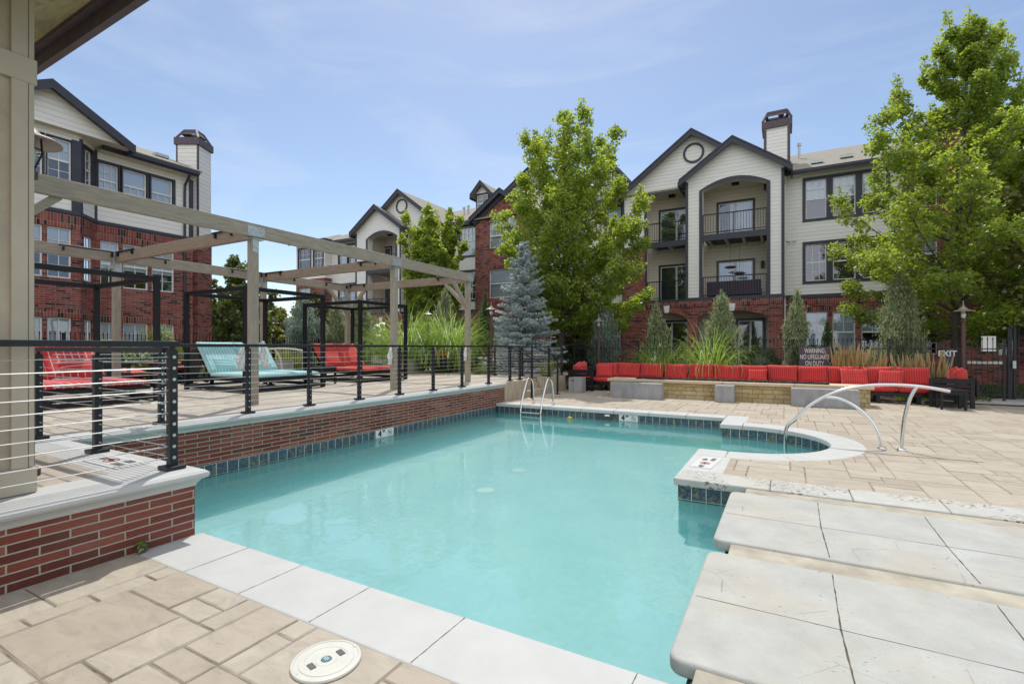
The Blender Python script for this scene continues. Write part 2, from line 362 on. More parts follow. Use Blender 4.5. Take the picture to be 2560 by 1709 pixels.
def blind():
    t = NT('white slatted blind'); uv, u, v = t.wall_uv(); f = t.math('FRACT', t.math('DIVIDE', v, .06))
    t.set(t.mix(t.math('LESS_THAN', f, .22), (.86, .87, .86), (.58, .60, .62)), .6, 0, .3); return t.m
M['blind'] = blind()
def vblind():
    t = NT('pale vertical blind'); uv, u, v = t.wall_uv(); f = t.math('FRACT', t.math('DIVIDE', u, .09))
    t.set(t.mix(t.math('LESS_THAN', f, .25), (.62, .66, .68), (.40, .45, .48)), .6, 0, .3); return t.m
M['vblind'] = vblind()
def shingle():
    t = NT('weathered asphalt shingle'); o = t.obj(); n = t.noise(o, 5, 6, .7); n2 = t.noise(t.N('Mapping', {'Vector': o, 'Scale': (3, 7, 7)}).outputs[0], 3, 3)
    t.set(t.mix(.5, t.ramp(n, [(.3, (.20, .185, .16)), (.7, (.34, .32, .27))]), t.ramp(n2, [(.4, (.20, .19, .165)), (.6, (.33, .30, .25))])), .9, 0, .2); t.bump(n2, .4, .02); return t.m
M['shingle'] = shingle()
M['soil'] = pm('bark mulch soil', (.075, .05, .038), .95, var=.5, scale=9, bump=.6, bscale=25)
M['lawn'] = pm('mown lawn', (.055, .085, .022), .9, var=.4, scale=8, bump=.4, bscale=60)
M['terrain'] = pm('dry grass ground', (.10, .10, .05), .95, var=.3, scale=2)
M['path'] = pm('grey concrete walk', (.40, .39, .37), .85, var=.15, scale=3, bump=.1)
M['red'] = stripe_mat('red cushion tonal stripe', (.55, .048, .043), (.22, .018, .019), 0, .055, .22)
M['red_y'] = stripe_mat('red cushion stripe across', (.55, .048, .043), (.22, .018, .019), 1, .055, .22)
M['red_plain'] = pm('plain red cushion', (.60, .058, .045), .85, var=.08, bump=.1, bscale=200)
M['red_white'] = stripe_mat('red cushion with pale stripe', (.50, .036, .042), (.66, .38, .34), 1, .115, .16)
M['red_fine'] = stripe_mat('red cushion with fine stripe', (.56, .055, .038), (.30, .024, .020), 1, .05, .3)
M['aqua'] = stripe_mat('turquoise cushion stripe', (.235, .49, .50), (.42, .62, .62), 1, .075, .4)
M['canvas'] = pm('white canvas', (.74, .73, .70), .85, var=.08, bump=.2, bscale=12)
M['lamp_rust'] = pm('oxide red lamp post paint', (.085, .035, .032), .5, var=.15)
M['lamp_shade'] = pm('dull bronze lamp shade', (.28, .24, .20), .45, .4, var=.1)
M['bulb'] = pm('frosted lamp glass', (.6, .6, .55), .3)
def stone():
    t = NT('golden ashlar stone'); uv, u, v = t.wall_uv()
    wob = t.N('VectorMath', {0: uv, 1: t.N('VectorMath', {0: t.N('TexNoise', {'Vector': t.obj(), 'Scale': 4.0}).outputs['Color'], 1: (.03, .03, .03)}, operation='MULTIPLY').outputs[0]}, operation='ADD').outputs[0]
    b = t.N('TexBrick', {'Vector': wob, 'Color1': (0, 0, 0, 1), 'Color2': (1, 1, 1, 1), 'Scale': 1.0, 'Mortar Size': .006, 'Mortar Smooth': .3, 'Brick Width': .42, 'Row Height': .125}, offset=.37, squash=.62, squash_frequency=2)
    n = t.noise(t.obj(), 6, 7, .65, .8)
    c = t.mix(.55, t.ramp(b.outputs['Color'], [(0, (.34, .24, .10)), (.5, (.48, .37, .19)), (1, (.56, .46, .27))]), t.ramp(n, [(.3, (.30, .21, .09)), (.7, (.58, .48, .28))]))
    t.set(t.mix(b.outputs['Fac'], c, (.14, .10, .05)), .85, 0, .2); t.bump(t.math('ADD', n, t.math('MULTIPLY', b.outputs['Fac'], -1.2)), .6, .02); return t.m
M['stone'] = stone()
M['capstone'] = pm('buff sandstone cap', (.56, .45, .30), .75, var=.12, scale=3, bump=.12, bscale=40)
M['lava'] = pm('dark lava rock', (.045, .03, .03), .9, var=.4, scale=30, island=.4)
M['bark'] = pm('grey brown bark', (.13, .105, .085), .95, var=.35, scale=10, bump=.6, bscale=30, streak=(3, 3, .6))
M['leaf'] = leaf_mat('maple leaves', [(0, (.055, .115, .018)), (.5, (.13, .215, .03)), (.85, (.225, .305, .04)), (1, (.34, .37, .05))], .6, (.72, .86, .06))
M['leaf_dark'] = leaf_mat('dark broad leaves', [(0, (.05, .085, .022)), (.7, (.10, .14, .035)), (1, (.20, .22, .05))], .4, (.3, .38, .04))
M['leaf_yel'] = leaf_mat('yellow green leaves', [(0, (.09, .12, .03)), (.6, (.18, .20, .05)), (1, (.30, .28, .09))], .45, (.45, .45, .06))
M['leaf_box'] = leaf_mat('boxwood leaves', [(0, (.03, .07, .02)), (1, (.07, .13, .035))], .3, (.2, .32, .04))
M['leaf_shrub'] = leaf_mat('light shrub leaves', [(0, (.10, .16, .03)), (1, (.22, .28, .06))], .45, (.42, .5, .06))
M['juniper'] = leaf_mat('grey green juniper', [(0, (.17, .22, .125)), (.6, (.29, .345, .205)), (1, (.44, .47, .29))], .45, (.55, .62, .30), .6, .03)
M['juniper_blue'] = leaf_mat('blue juniper', [(0, (.15, .215, .19)), (.6, (.26, .335, .295)), (1, (.40, .47, .41))], .45, (.42, .55, .42), .6, .03)
M['spruce'] = leaf_mat('blue spruce needles', [(0, (.30, .36, .38)), (.6, (.56, .62, .66)), (1, (.80, .84, .87))], .5, (.7, .8, .84), .6, .03)
M['grass_blade'] = leaf_mat('miscanthus blades', [(0, (.10, .20, .025)), (.6, (.19, .32, .045)), (1, (.44, .53, .18))], .5, (.52, .72, .10))
M['grass_yel'] = leaf_mat('yellow green fountain blades', [(0, (.13, .19, .03)), (.6, (.24, .30, .06)), (1, (.42, .44, .14))], .5, (.45, .5, .06))
M['plume'] = leaf_mat('tan seed plumes', [(0, (.40, .27, .12)), (1, (.60, .45, .23))], .4, (.6, .42, .18))
M['sign_dark'] = pm('dark plum sign board', (.055, .045, .06), .5, var=.1)
M['letter'] = pm('off white lettering', (.62, .60, .57), .6, var=.05)
M['letter_black'] = pm('black lettering', (.02, .02, .02), .5)
M['faded'] = pm('faded grey lettering', (.16, .15, .15), .6)
M['lid_hole'] = pm('grey finger recess', (.11, .11, .11), .8)
M['letter_red'] = pm('red sign ring', (.45, .11, .10), .5)
M['tile_white'] = pm('white ceramic marker', (.62, .64, .62), .35, var=.05)
M['drain'] = pm('pale aqua drain plastic', (.40, .56, .54), .6, var=.05)
M['lid'] = pm('off white plastic lid', (.54, .53, .47), .5, var=.05, scale=12)
M['hole'] = pm('dark recess', (.05, .055, .06), .8)
M['teal'] = pm('teal emblem', (.04, .17, .20), .4)
M['mesh_dark'] = None
def mesh_mat():
    t = NT('black expanded mesh'); o = t.N('SeparateXYZ', {0: t.obj()})
    a = t.math('FRACT', t.math('DIVIDE', t.math('ADD', o.outputs[0], o.outputs[2]), .03)); b = t.math('FRACT', t.math('DIVIDE', t.math('SUBTRACT', o.outputs[0], o.outputs[2]), .03))
    f = t.math('MAXIMUM', t.math('LESS_THAN', a, .28), t.math('LESS_THAN', b, .28))
    tr = t.N('BsdfTransparent'); d = t.N('BsdfDiffuse', {0: (.02, .02, .022, 1)}); m = t.N('MixShader', {0: f, 1: tr.outputs[0], 2: d.outputs[0]})
    t.L(m.outputs[0], t.out.inputs[0]); return t.m
M['mesh_dark'] = mesh_mat()
M['yellow'] = pm('yellowed lamp lens', (.75, .62, .22), .3)
M['plaid'] = stripe_mat('dark plaid upholstery', (.060, .045, .065), (.11, .085, .12), 0, .12, .4)
# ------------------------------------------------------------------ ground, decks and pool
SPA = (-.75, 9.37); SR = 1.42
def struct(mb, name, mats, **k): return tag(mb.build(name, mats, **k), kind='structure')
def ashlar(mb, x0, x1, y0, y1, z, mod=.155, inside=None, gap=.0055, seed=1):
    rnd = random.Random(seed); nx = int((x1-x0)/mod); ny = int((y1-y0)/mod)
    mx = (x1-x0)/nx; my = (y1-y0)/ny
    full = np.zeros((nx, ny), bool); used = np.zeros((nx, ny), bool)
    test = inside or (lambda a, b, c, d: 1)
    sizes = [(4, 4), (4, 3), (3, 4), (3, 3), (3, 2), (2, 3), (4, 2), (2, 2), (2, 4), (5, 3), (1, 2), (2, 1), (3, 1)]
    wts = [6, 7, 5, 6, 6, 4, 5, 4, 2, 4, 2, 3, 2]
    def stone(a, b, c, d):
        j = lambda: rnd.uniform(-.004, .004); g = gap; e = g+.007
        o = [(a+g+j(), c+g+j()), (b-g+j(), c+g+j()), (b-g+j(), d-g+j()), (a+g+j(), d-g+j())]
        i = [(a+e, c+e), (b-e, c+e), (b-e, d-e), (a+e, d-e)]
        n = len(mb.v); zz = z+rnd.uniform(-.0015, .0015)
        mb.v += [(p[0], p[1], z-.007) for p in o]+[(p[0], p[1], zz) for p in i]
        for f in ((4, 5, 6, 7), (0, 1, 5, 4), (1, 2, 6, 5), (2, 3, 7, 6), (3, 0, 4, 7)): mb.f.append(tuple(n+q for q in f)); mb.mi.append(0)
    def base(a, b, c, d): mb.k = 1; mb.poly([(a, c, z-.008), (b, c, z-.008), (b, d, z-.008), (a, d, z-.008)]); mb.k = 0
    for i in range(nx):
        for j in range(ny):
            a, b, c, d = x0+i*mx, x0+(i+1)*mx, y0+j*my, y0+(j+1)*my; t = test(a, b, c, d)
            if t == 1: full[i, j] = True
            elif t == 0:
                K = 5
                for p in range(K):
                    for q in range(K):
                        a2, b2, c2, d2 = a+p*mx/K, a+(p+1)*mx/K, c+q*my/K, c+(q+1)*my/K
                        if test(a2, b2, c2, d2) == 1:
                            base(a2, b2, c2, d2); mb.poly([(a2, c2, z), (b2, c2, z), (b2, d2, z), (a2, d2, z)])
    for j in range(ny):
        for i in range(nx):
            if used[i, j] or not full[i, j]: continue
            opts = [(s_, w_) for s_, w_ in zip(sizes, wts) if i+s_[0] <= nx and j+s_[1] <= ny and full[i:i+s_[0], j:j+s_[1]].all() and not used[i:i+s_[0], j:j+s_[1]].any()]
            s_ = rnd.choices([o[0] for o in opts], [o[1] for o in opts])[0] if opts else (1, 1)
            used[i:i+s_[0], j:j+s_[1]] = True
            a, b, c, d = x0+i*mx, x0+(i+s_[0])*mx, y0+j*my, y0+(j+s_[1])*my
            stone(a, b, c, d); base(a, b, c, d)
def spa_test(a, b, c, d):
    cor = [(a, c), (b, c), (b, d), (a, d)]
    def bad(x, y): return (math.hypot(x-SPA[0], y-SPA[1]) < 1.55) or (x < SPA[0] and 7.8 < y < 10.94) or (x < -.95)
    k = sum(bad(*p) for p in cor); return 1 if k == 0 else (-1 if k == 4 else 0)
m = MB()
ashlar(m, -4.29, 7.5, -2.5, 1.87, 0, seed=5)
ashlar(m, -7.05, 9, 12.17, 17.75, 0, seed=3)
ashlar(m, -1.05, 9, 6.49, 12.17, 0, inside=spa_test, seed=11)
ashlar(m, 6, 9, 1.87, 6.49, 0, seed=12)
struct(m, 'lower_deck', [M['pave'], M['joint']])
m = MB(); D = .54
ashlar(m, -15.5, -7.4, 1.93, 13.6, D, mod=.19, seed=21); ashlar(m, -15.5, -7.68, 13.6, 15.12, D, mod=.19, seed=22)
ashlar(m, -15.5, -7.02, 15.12, 18.9, D, mod=.19, seed=23); ashlar(m, -15.5, -4.68, -3.5, 1.93, D, mod=.155, seed=24)
struct(m, 'upper_deck', [M['pave_up'], M['joint']])
m = MB()
for a, b, c, d in ((-260, -15.5, -120, 18.2), (9, 260, -120, 18.2), (-15.5, 9, -120, -2.5)): m.poly([(a, c, -.03), (b, c, -.03), (b, d, -.03), (a, d, -.03)])
m.poly([(-260, 26, -.03), (260, 26, -.03), (260, 600, -.03), (-260, 600, -.03)]); struct(m, 'ground', M['terrain'])
m = MB(); m.box(-15.5, 5.2, 17.75, 28.6, -.3, .03); m.box(-40, -15.5, 18.9, 28, -.3, .3); m.box(-24, -15.5, -8, 18.9, -.3, .40); m.box(-15.5, -7.05, 18.9, 21, -.2, .42)
struct(m, 'planting_bed', M['soil'])
m = MB(); m.box(5.2, 30, 18.2, 28.6, -.3, .02); struct(m, 'lawn', M['lawn'])
m = MB(); m.poly([(3.2, 17.75, .036), (8.5, 17.75, .036), (9.6, 20.0, .036), (7.6, 23.5, .036), (6.2, 23.5, .036), (6.4, 20.5, .036)]); struct(m, 'path', M['path'])
# pool basin
def arc(r, a0, a1, n): return [(SPA[0]+r*math.cos(math.radians(a0+(a1-a0)*i/n)), SPA[1]+r*math.sin(math.radians(a0+(a1-a0)*i/n))) for i in range(n+1)]
OUT = [(-7.05, 2.3), (-.42, 2.3), (-.42, 6.1), (-1.12, 6.1), (-1.12, SPA[1]-SR)]+arc(SR, -90, 90, 28)+[(-1.12, SPA[1]+SR), (-1.12, 11.8), (-7.05, 11.8)]
R2 = [(1.95, 2.3), (6, 2.3), (6, 6.1), (1.95, 6.1)]
WZ = -.245
pb = MB(); tl = MB()
for P_, fl in ((OUT, -.66), (R2, -.66)):
    pb.poly([(x, y, fl) for x, y in P_]); n = len(P_)
    for i in range(n):
        a, b = P_[i], P_[(i+1) % n]
        pb.poly([(*a, fl), (*b, fl), (*b, -.085), (*a, -.085)])
        # inner direction for the tile sheet, 4 mm proud
        dx, dy = b[0]-a[0], b[1]-a[1]; l = math.hypot(dx, dy); nx, ny = -dy/l*.005, dx/l*.005
        tl.poly([(a[0]+nx, a[1]+ny, -.27), (b[0]+nx, b[1]+ny, -.27), (b[0]+nx, b[1]+ny, -.085), (a[0]+nx, a[1]+ny, -.085)])
basin = struct(pb, 'pool_basin', M['plaster']); tl.build('waterline_tile', M['tile'], basin)
st = MB(); st.box(-.42+.006, 1.94, 2.36, 6.09, -.65, -.10); st.build('bridge_core', M['plaster'], basin)
def grown(P_, e):
    n = len(P_); o = []
    for i in range(n):
        a, b, c = Vector(P_[i-1]), Vector(P_[i]), Vector(P_[(i+1) % n]); d1 = (b-a).normalized(); d2_ = (c-b).normalized(); n1 = Vector((d1.y, -d1.x)); n2 = Vector((d2_.y, -d2_.x))
        k = 1+n1.dot(n2); o.append(tuple(b+(n1+n2)*e/k))
    return o
m = MB()
for P_ in (OUT, R2): m.prism(grown(P_, .02), -.70, WZ)
struct(m, 'pool_water', M['water'])
m = MB(); m.box(-.385, 1.9, 2.352, 6.04, -.10, -.014); struct(m, 'bridge_base', M['band'], bevel=.01)
for px, py in ((1298, 1174), (1213, 1224)):
    c = gp(px, py, -.65); m = MB(); m.lathe([(.0, .012), (.085, .012), (.10, .008), (.104, .003), (.135, .003), (.145, 0)], (0, 0, 0), 32)
    o = m.build('floor_drain', [M['drain']]); o.location = (c.x, c.y, -.656)
    tag(o, 'round pale drain cover on the pool floor, '+('the farther of the two' if py == 1174 else 'the nearer of the two'), 'drain', 'drain covers on the pool floor')
# level pool coping, in blocks with open joints
def rounded(x0, x1, y0, y1, r, corners):
    P_ = []
    for cx, cy, a0, key in ((x1-r, y0+r, -90, 'se'), (x1-r, y1-r, 0, 'ne'), (x0+r, y1-r, 90, 'nw'), (x0+r, y0+r, 180, 'sw')):
        if key in corners: P_ += [(cx+r*math.cos(math.radians(a0+k*15)), cy+r*math.sin(math.radians(a0+k*15))) for k in range(7)]
        else: P_.append({'se': (x1, y0), 'ne': (x1, y1), 'nw': (x0, y1), 'sw': (x0, y0)}[key])
    return P_
CT, CB = .004, -.086; J = .003
def hairline(m, p, q, wd, z, seed):
    rn = random.Random(seed); p = Vector((*p, z)); q = Vector((*q, z)); n = 14; d = (q-p).normalized(); sd = Vector((-d.y, d.x, 0)); pr = None
    for k in range(n+1):
        c = p.lerp(q, k/n)+sd*rn.uniform(-.0012, .0012); w_ = wd*rn.uniform(.4, 1.3)/2; e = (c-sd*w_, c+sd*w_)
        if pr: m.poly([pr[0], pr[1], e[1], e[0]])
        pr = e
nc = thing('pool_coping', 'white stone coping along the near edge of the pool, before the tan paving', 'coping', (-1, 2.1, 0))
m = MB(); js = [gp(*p).x for p in ((469, 1426), (601, 1482), (776, 1553), (1026, 1658))]+[-.62, .1, .85, 1.6, 2.4, 3.2, 4, 4.8, 5.6]
m.box(-4.28, 6.0, 1.855, 2.345, CB, CT); m.build('coping_blocks', M['coping'], nc, bevel=.02, seg=3); m = MB()
for i, a in enumerate(js): hairline(m, (a, 1.868), (a+.004, 2.33), .0055, CT+.0012, i)
m.build('joint', M['hairline'], nc)
fc = thing('pool_coping', 'pale stone coping along the far edge of the pool under the ladder', 'coping', (-4, 12, 0)); m = MB()
js = [-7.06, -6.3, -5.45, -4.55, -3.7, -2.85, -2.0, -1.17]
for a, b in zip(js, js[1:]): m.box(a+J, b-J, 11.75, 12.2, CB, CT)
m.build('coping_blocks', M['coping'], fc, bevel=.02, seg=3)
pc = thing('pool_coping', 'curved white coping looping round the small bay of the pool below the handrail', 'coping', (0, 9, 0)); m = MB()
m.box(-1.17+J, -.71, 11.21+J, 12.2, CB, CT); m.box(-1.17+J, -.75-J, SPA[1]+1.375, 11.21-J, CB, CT)
angs = [90, 62, 30, 0, -32, -62, -90]
for a, b in zip(angs, angs[1:]):
    s_ = .12 if a > b else 0
    m.prism(list(reversed(arc(1.375, a-.07, b+.07, 9)))+arc(1.84, a-.07, b+.07, 9), CB, CT)
m.prism(rounded(-1.17, -.75-J, SPA[1]-1.838, SPA[1]-1.375, .06, ('nw',)), CB, CT)
m.box(-1.17, -.665, 6.53, SPA[1]-1.842, CB, CT)
m.build('coping_blocks', M['coping'], pc, bevel=.02, seg=3)
sc_ = thing('pool_coping', 'scuffed white coping strip behind the big pale slabs, running off to the right', 'coping', (2, 6.3, 0)); m = MB()
m.prism(rounded(-1.17, gp(1926, 1210).x, 6.045, 6.525, .03, ('sw',)), CB, CT)
js = [gp(1926, 1210).x, gp(2130, 1240).x, gp(2370, 1270).x, 2.0, 2.9, 3.8, 4.7, 5.9]
for a, b in zip(js, js[1:]): m.box(a+J, b-J, 6.045, 6.525, CB, CT)
m.build('coping_blocks', M['coping_worn'], sc_, bevel=.02, seg=3)
for y0, y1, lab in ((4.27, 5.79, 'pale stone slab bridge lying nearer the pool bay, cracked lightly on top'), (2.53, 4.02, 'pale worn stone slab bridge in the foreground, with chipped joints')):
    ym = (y0+y1)/2-.05; st_ = thing('stone_slab', lab, 'stone slab', (.6, ym, 0), group='pale slabs bridging the pool'); m = MB()
    m.prism(rounded(-.52, 1.86, y0, y1, .075, ('sw', 'nw', 'se', 'ne')), -.085, .006); m.build('slab', M['slab'], st_, bevel=.024, seg=4); m = MB()
    for i, x in enumerate((.27, 1.1)): hairline(m, (x+.012, y0+.03), (x-.006, ym), .009, .0072, i); hairline(m, (x-.006, ym), (x+.006, y1-.03), .008, .0072, i+5)
    hairline(m, (-.49, ym+.01), (1.83, ym-.01), .0055, .0072, 9); m.build('joint', M['hairline'], st_)
# raised walls
def coping_prof(): return [(-.42, .54), (.02, .54), (.055, .532), (.078, .512), (.08, .49), (.066, .47), (.035, .455), (.014, .43), (.004, .405), (-.42, .405)]
def sweep(m, p, mp, q, mq):
    pr = coping_prof(); n = len(m.v); k = len(pr)
    for (c, mm) in ((p, mp), (q, mq)): m.v += [(c[0]+mm[0]*o, c[1]+mm[1]*o, z) for o, z in pr]
    for i in range(k):
        j = (i+1) % k; m.f.append((n+i, n+j, n+k+j, n+k+i)); m.mi.append(m.k)
    m.f.append(tuple(n+i for i in range(k))); m.f.append(tuple(n+k+i for i in reversed(range(k)))); m.mi += [m.k]*2
rw = thing('brick_retaining_wall', 'low red brick wall with rounded white coping at the left foreground', 'brick wall', (-4.3, 1, 0))
m = MB(); m.box(-4.5, -4.29, -3.5, 2.29, -.1, .41); m.box(-7.05, -4.5, 2.1, 2.29, -.086, .41); m.build('brick_face', M['brick_low'], rw)
m = MB(); ys = [2.29, 1.07, .02, -1.03, -2.1, -3.5]
for a, b in zip(ys, ys[1:]): sweep(m, (-4.29, a-(J if a < 2 else 0)), (1, 1) if a > 2 else (1, 0), (-4.29, b+J), (1, 0))
xs = [-4.29, -5.3, -6.3, -7.05]
for a, b in zip(xs, xs[1:]): sweep(m, (a-(J if a < -4.3 else 0), 2.29), (1, 1) if a > -4.3 else (0, 1), (b+(J if b > -7 else 0), 2.29), (0, 1) if b > -7 else (1, 1))
m.build('coping', M['coping'], rw, smooth=False)
pw = thing('brick_pool_wall', 'long brown brick wall rising from the water on the left side of the pool', 'brick wall', (-7.1, 7, 0))
m = MB(); m.box(-7.3, -7.05, 2.292, 12.2, -.086, .41); m.build('brick_face', M['brick_low'], pw)
m = MB(); y = 2.29; first = True
while y < 12.2:
    y2 = min(y+1.12, 12.22); sweep(m, (-7.05, y+(0 if first else J)), (1, 1) if first else (1, 0), (-7.05, y2-J), (1, 0)); y = y2; first = False
m.build('coping', M['coping'], pw)
# concrete steps with cheek walls
cs = thing('concrete_steps', 'tan concrete steps with cheek walls at the far left corner of the pool', 'steps', (-7.1, 14.3, 0))
m = MB(); m.box(-7.45, -7.03, 12.22, 13.6, -.1, .545); m.build('cheek_wall', M['conc_tan'], cs, bevel=.01)
m = MB(); m.box(-7.45, -7.01, 15.12, 16.6, -.1, .545); m.build('cheek_wall', M['conc_tan'], cs, bevel=.01)
for i, (x, z) in enumerate(((-7.06, .18), (-7.38, .36), (-7.70, .544))):
    m = MB(); m.box(-7.72-.001*i, x, 13.602, 15.118, -.1, z); m.build('tread', M['conc_tan'], cs, bevel=.008)
m = MB(); m.box(-15.4, -7.46, 1.9, 18.8, -.1, .50); m.box(-15.4, -4.52, -3.4, 1.9, -.1, .50); struct(m, 'deck_base', M['conc_tan'])
# depth markers, skimmer lid and other small things at the pool
def no_dive(parent, o, x, y, r, mat):
    x = Vector(x); y = Vector(y); m = MB(); z = x.cross(y); o = Vector(o)
    ring = [o+x*(r*math.cos(a*math.pi/16))+y*(r*math.sin(a*math.pi/16)) for a in range(33)]
    m.tube(ring, r*.085, 5, False); m.bar(o-x*r*.7+y*r*.7, o+x*r*.7-y*r*.7, r*.2, r*.12, z)
    m.build('no_diving_ring', mat, parent)
    m = MB(); m.tube([o-x*r*.55-y*r*.1, o-x*r*.1+y*r*.2, o+x*r*.45+y*r*.05], r*.13, 5); m.tube([o+x*r*.0+y*r*.2, o+x*r*.4-y*r*.4], r*.1, 5); m.build('diver_figure', M['letter_black'], parent)
def marker(label, o, x, y, W, H):
    t = thing('depth_marker', label, 'depth marker', o, group='four foot depth tiles'); x = Vector(x); y = Vector(y); z = x.cross(y); o = Vector(o)
    m = MB(); p = o+z*.009
    m.hexa([p-x*W/2-y*H/2-z*.008, p+x*W/2-y*H/2-z*.008, p+x*W/2+y*H/2-z*.008, p-x*W/2+y*H/2-z*.008, p-x*W/2-y*H/2, p+x*W/2-y*H/2, p+x*W/2+y*H/2, p-x*W/2+y*H/2]); m.build('tile', M['tile_white'], t)
    lettering('4', H*.95, M['letter_black'], t, p-x*W*.28, x, y, .012); lettering('FT', H*.36, M['letter_black'], t, p-x*W*.06+y*H*.24, x, y, .006)
    no_dive(t, p+x*W*.28, x, y, H*.34, M['letter_black'])
Y1 = onX(961, -7.05)[1]; marker('white four foot depth tile set in the blue tiles under the brick wall', (-7.045, Y1, -.165), (0, 1, 0), (0, 0, 1), .50, .155)
X1 = onY(1571, 11.8)[1]; marker('white four foot depth tile on the far pool edge, right of the skimmer slot', (X1, 11.795, -.165), (1, 0, 0), (0, 0, 1), .46, .15)
def deck_marker(label, c, xd, yd, W, H, z):
    t = thing('no_diving_tile', label, 'no diving tile', (c[0], c[1], z), group='no diving tiles on the copings'); x = Vector(xd); y = Vector(yd); o = Vector((c[0], c[1], z))
    m = MB(); m.hexa([o-x*W/2-y*H/2, o+x*W/2-y*H/2, o+x*W/2+y*H/2, o-x*W/2+y*H/2, o-x*W/2-y*H/2+Vector((0, 0, .004)), o+x*W/2-y*H/2+Vector((0, 0, .004)), o+x*W/2+y*H/2+Vector((0, 0, .004)), o-x*W/2+y*H/2+Vector((0, 0, .004))]); m.build('tile', M['tile_white'], t)
    p = o+Vector((0, 0, .006)); no_dive(t, p-x*W*.12, x, y, H*.22, M['letter_red'])
    lettering('NO', H*.27, M['faded'], t, p+x*W*.20+y*H*.2, x, y, .008, .001); lettering('DIVING', H*.24, M['faded'], t, p+x*W*.26-y*H*.18, x, y, .006, .001, .8)
    lettering('4 FT', H*.26, M['faded'], t, p-x*W*.38, x, y, .008, .001)
c = gp(1785, 1158); deck_marker('white no diving tile with a red ring on the coping by the pool bay', (-.93, c.y, 0), (.1, .995, 0), (-.995, .1, 0), .72, .26, .006)
c = gp(268, 1158, .54); deck_marker('worn no diving tile with a red ring on the upper coping behind the corner post', (c.x, 2.09, .54), (1, 0, 0), (0, 1, 0), .62, .26, .542)
sk = thing('skimmer_opening', 'dark skimmer slot in the tile band at the far pool edge', 'skimmer', (onY(1513, 11.8)[1], 11.79, -.17)); x = sk.location.x
m = MB(); m.box(x-.2, x+.2, 11.775, 11.793, -.235, -.095); m.build('slot', M['hole'], sk); m = MB(); m.box(x+.0, x+.12, 11.766, 11.776, -.15, -.11); m.build('weir', M['white_paint'], sk)
m = MB(); c = gp(1425, 1052, -.42); m.lathe([(0, .05), (.06, .045), (.1, .02), (.11, 0)], (0, 0, 0), 20)
o = m.build('pool_light', M['yellow'], smooth=True); o.location = (onY(1425, 11.8)[1], 11.79, -.33); o.rotation_euler = (math.pi/2, 0, 0); tag(o, 'small yellowed pool light below the waterline beside the ladder', 'pool light')
c = gp(816, 1653); sl = thing('deck_cover', 'round off white plastic lid set in the tan paving at the bottom edge', 'lid', (c.x, c.y, 0)); L_ = .165
m = MB(); m.lathe([(0, .012), (.05, .011), (.052, .009), (.10, .010), (.102, .012), (.128, .012), (.13, .009), (.15, .009), (.152, .012), (.163, .011), (.166, .006), (.166, 0)], (c.x, c.y, .002), 48); m.build('cover', M['lid'], sl, smooth=False)
u = Vector((.25, .97, 0)).normalized(); v = Vector((u.y, -u.x, 0))
for s_ in (-1, 1):
    m = MB(); p = Vector((c.x, c.y, .0125))+u*s_*.075; m.hexa([p-v*.024-u*.014, p+v*.024-u*.014, p+v*.024+u*.014, p-v*.024+u*.014]+[q+Vector((0, 0, .003)) for q in (p-v*.024-u*.014, p+v*.024-u*.014, p+v*.024+u*.014, p-v*.024+u*.014)]); m.build('finger_hole', M['lid_hole'], sl)
    m = MB(); p = Vector((c.x, c.y, .013))+u*s_*.148; m.lathe([(0, .003), (.004, .002), (.006, 0)], p, 10); m.build('screw', M['galv'], sl)
m = MB(); m.lathe([(0, .0165), (.024, .016), (.027, .013)], (c.x, c.y, 0), 24); e = m.build('emblem', M['teal'], sl)
m = MB()
for k in range(3): m.bar(Vector((c.x, c.y, .0175))-v*(.017-.004*abs(k-1))+u*(k-1)*.008, Vector((c.x, c.y, .0175))+v*(.017-.004*abs(k-1))+u*(k-1)*.008, .0035, .001)
m.build('emblem_stripes', M['letter'], e)
# ladder and grab rails
def smooth_path(pts, n=8):
    P_ = [Vector(p) for p in pts]; out = []
    for i in range(len(P_)-1):
        p0 = P_[max(i-1, 0)]; p1 = P_[i]; p2 = P_[i+1]; p3 = P_[min(i+2, len(P_)-1)]
        for k in range(n):
            t = k/n; out.append(.5*((2*p1)+(p2-p0)*t+(2*p0-5*p1+4*p2-p3)*t*t+(3*p1-p0-3*p2+p3)*t**3))
    out.append(P_[-1]); return out
ld = thing('pool_ladder', 'stainless steel pool ladder over the far edge of the pool', 'ladder', (-5.9, 12.3, 0))
for X in (-6.22, -5.62):
    m = MB(); m.tube(smooth_path([(X, 12.42, 0), (X, 12.42, .35), (X, 12.36, .6), (X, 12.2, .70), (X, 12.03, .62), (X, 11.78, .20), (X, 11.66, -.1), (X, 11.64, -.4), (X, 11.66, -.62)]), .024, 10); m.build('hand_rail', M['chrome'], ld, smooth=True)
    m = MB(); m.lathe([(.024, .03), (.05, .022), (.055, .006)], (X, 12.42, 0), 16); m.build('foot_flange', M['chrome'], ld, smooth=True)
for z in (-.2, -.31, -.48):
    m = MB(); m.box(-6.2, -5.64, 11.60, 11.68, z, z+.03); m.build('rung', M['chrome'], ld, bevel=.008)
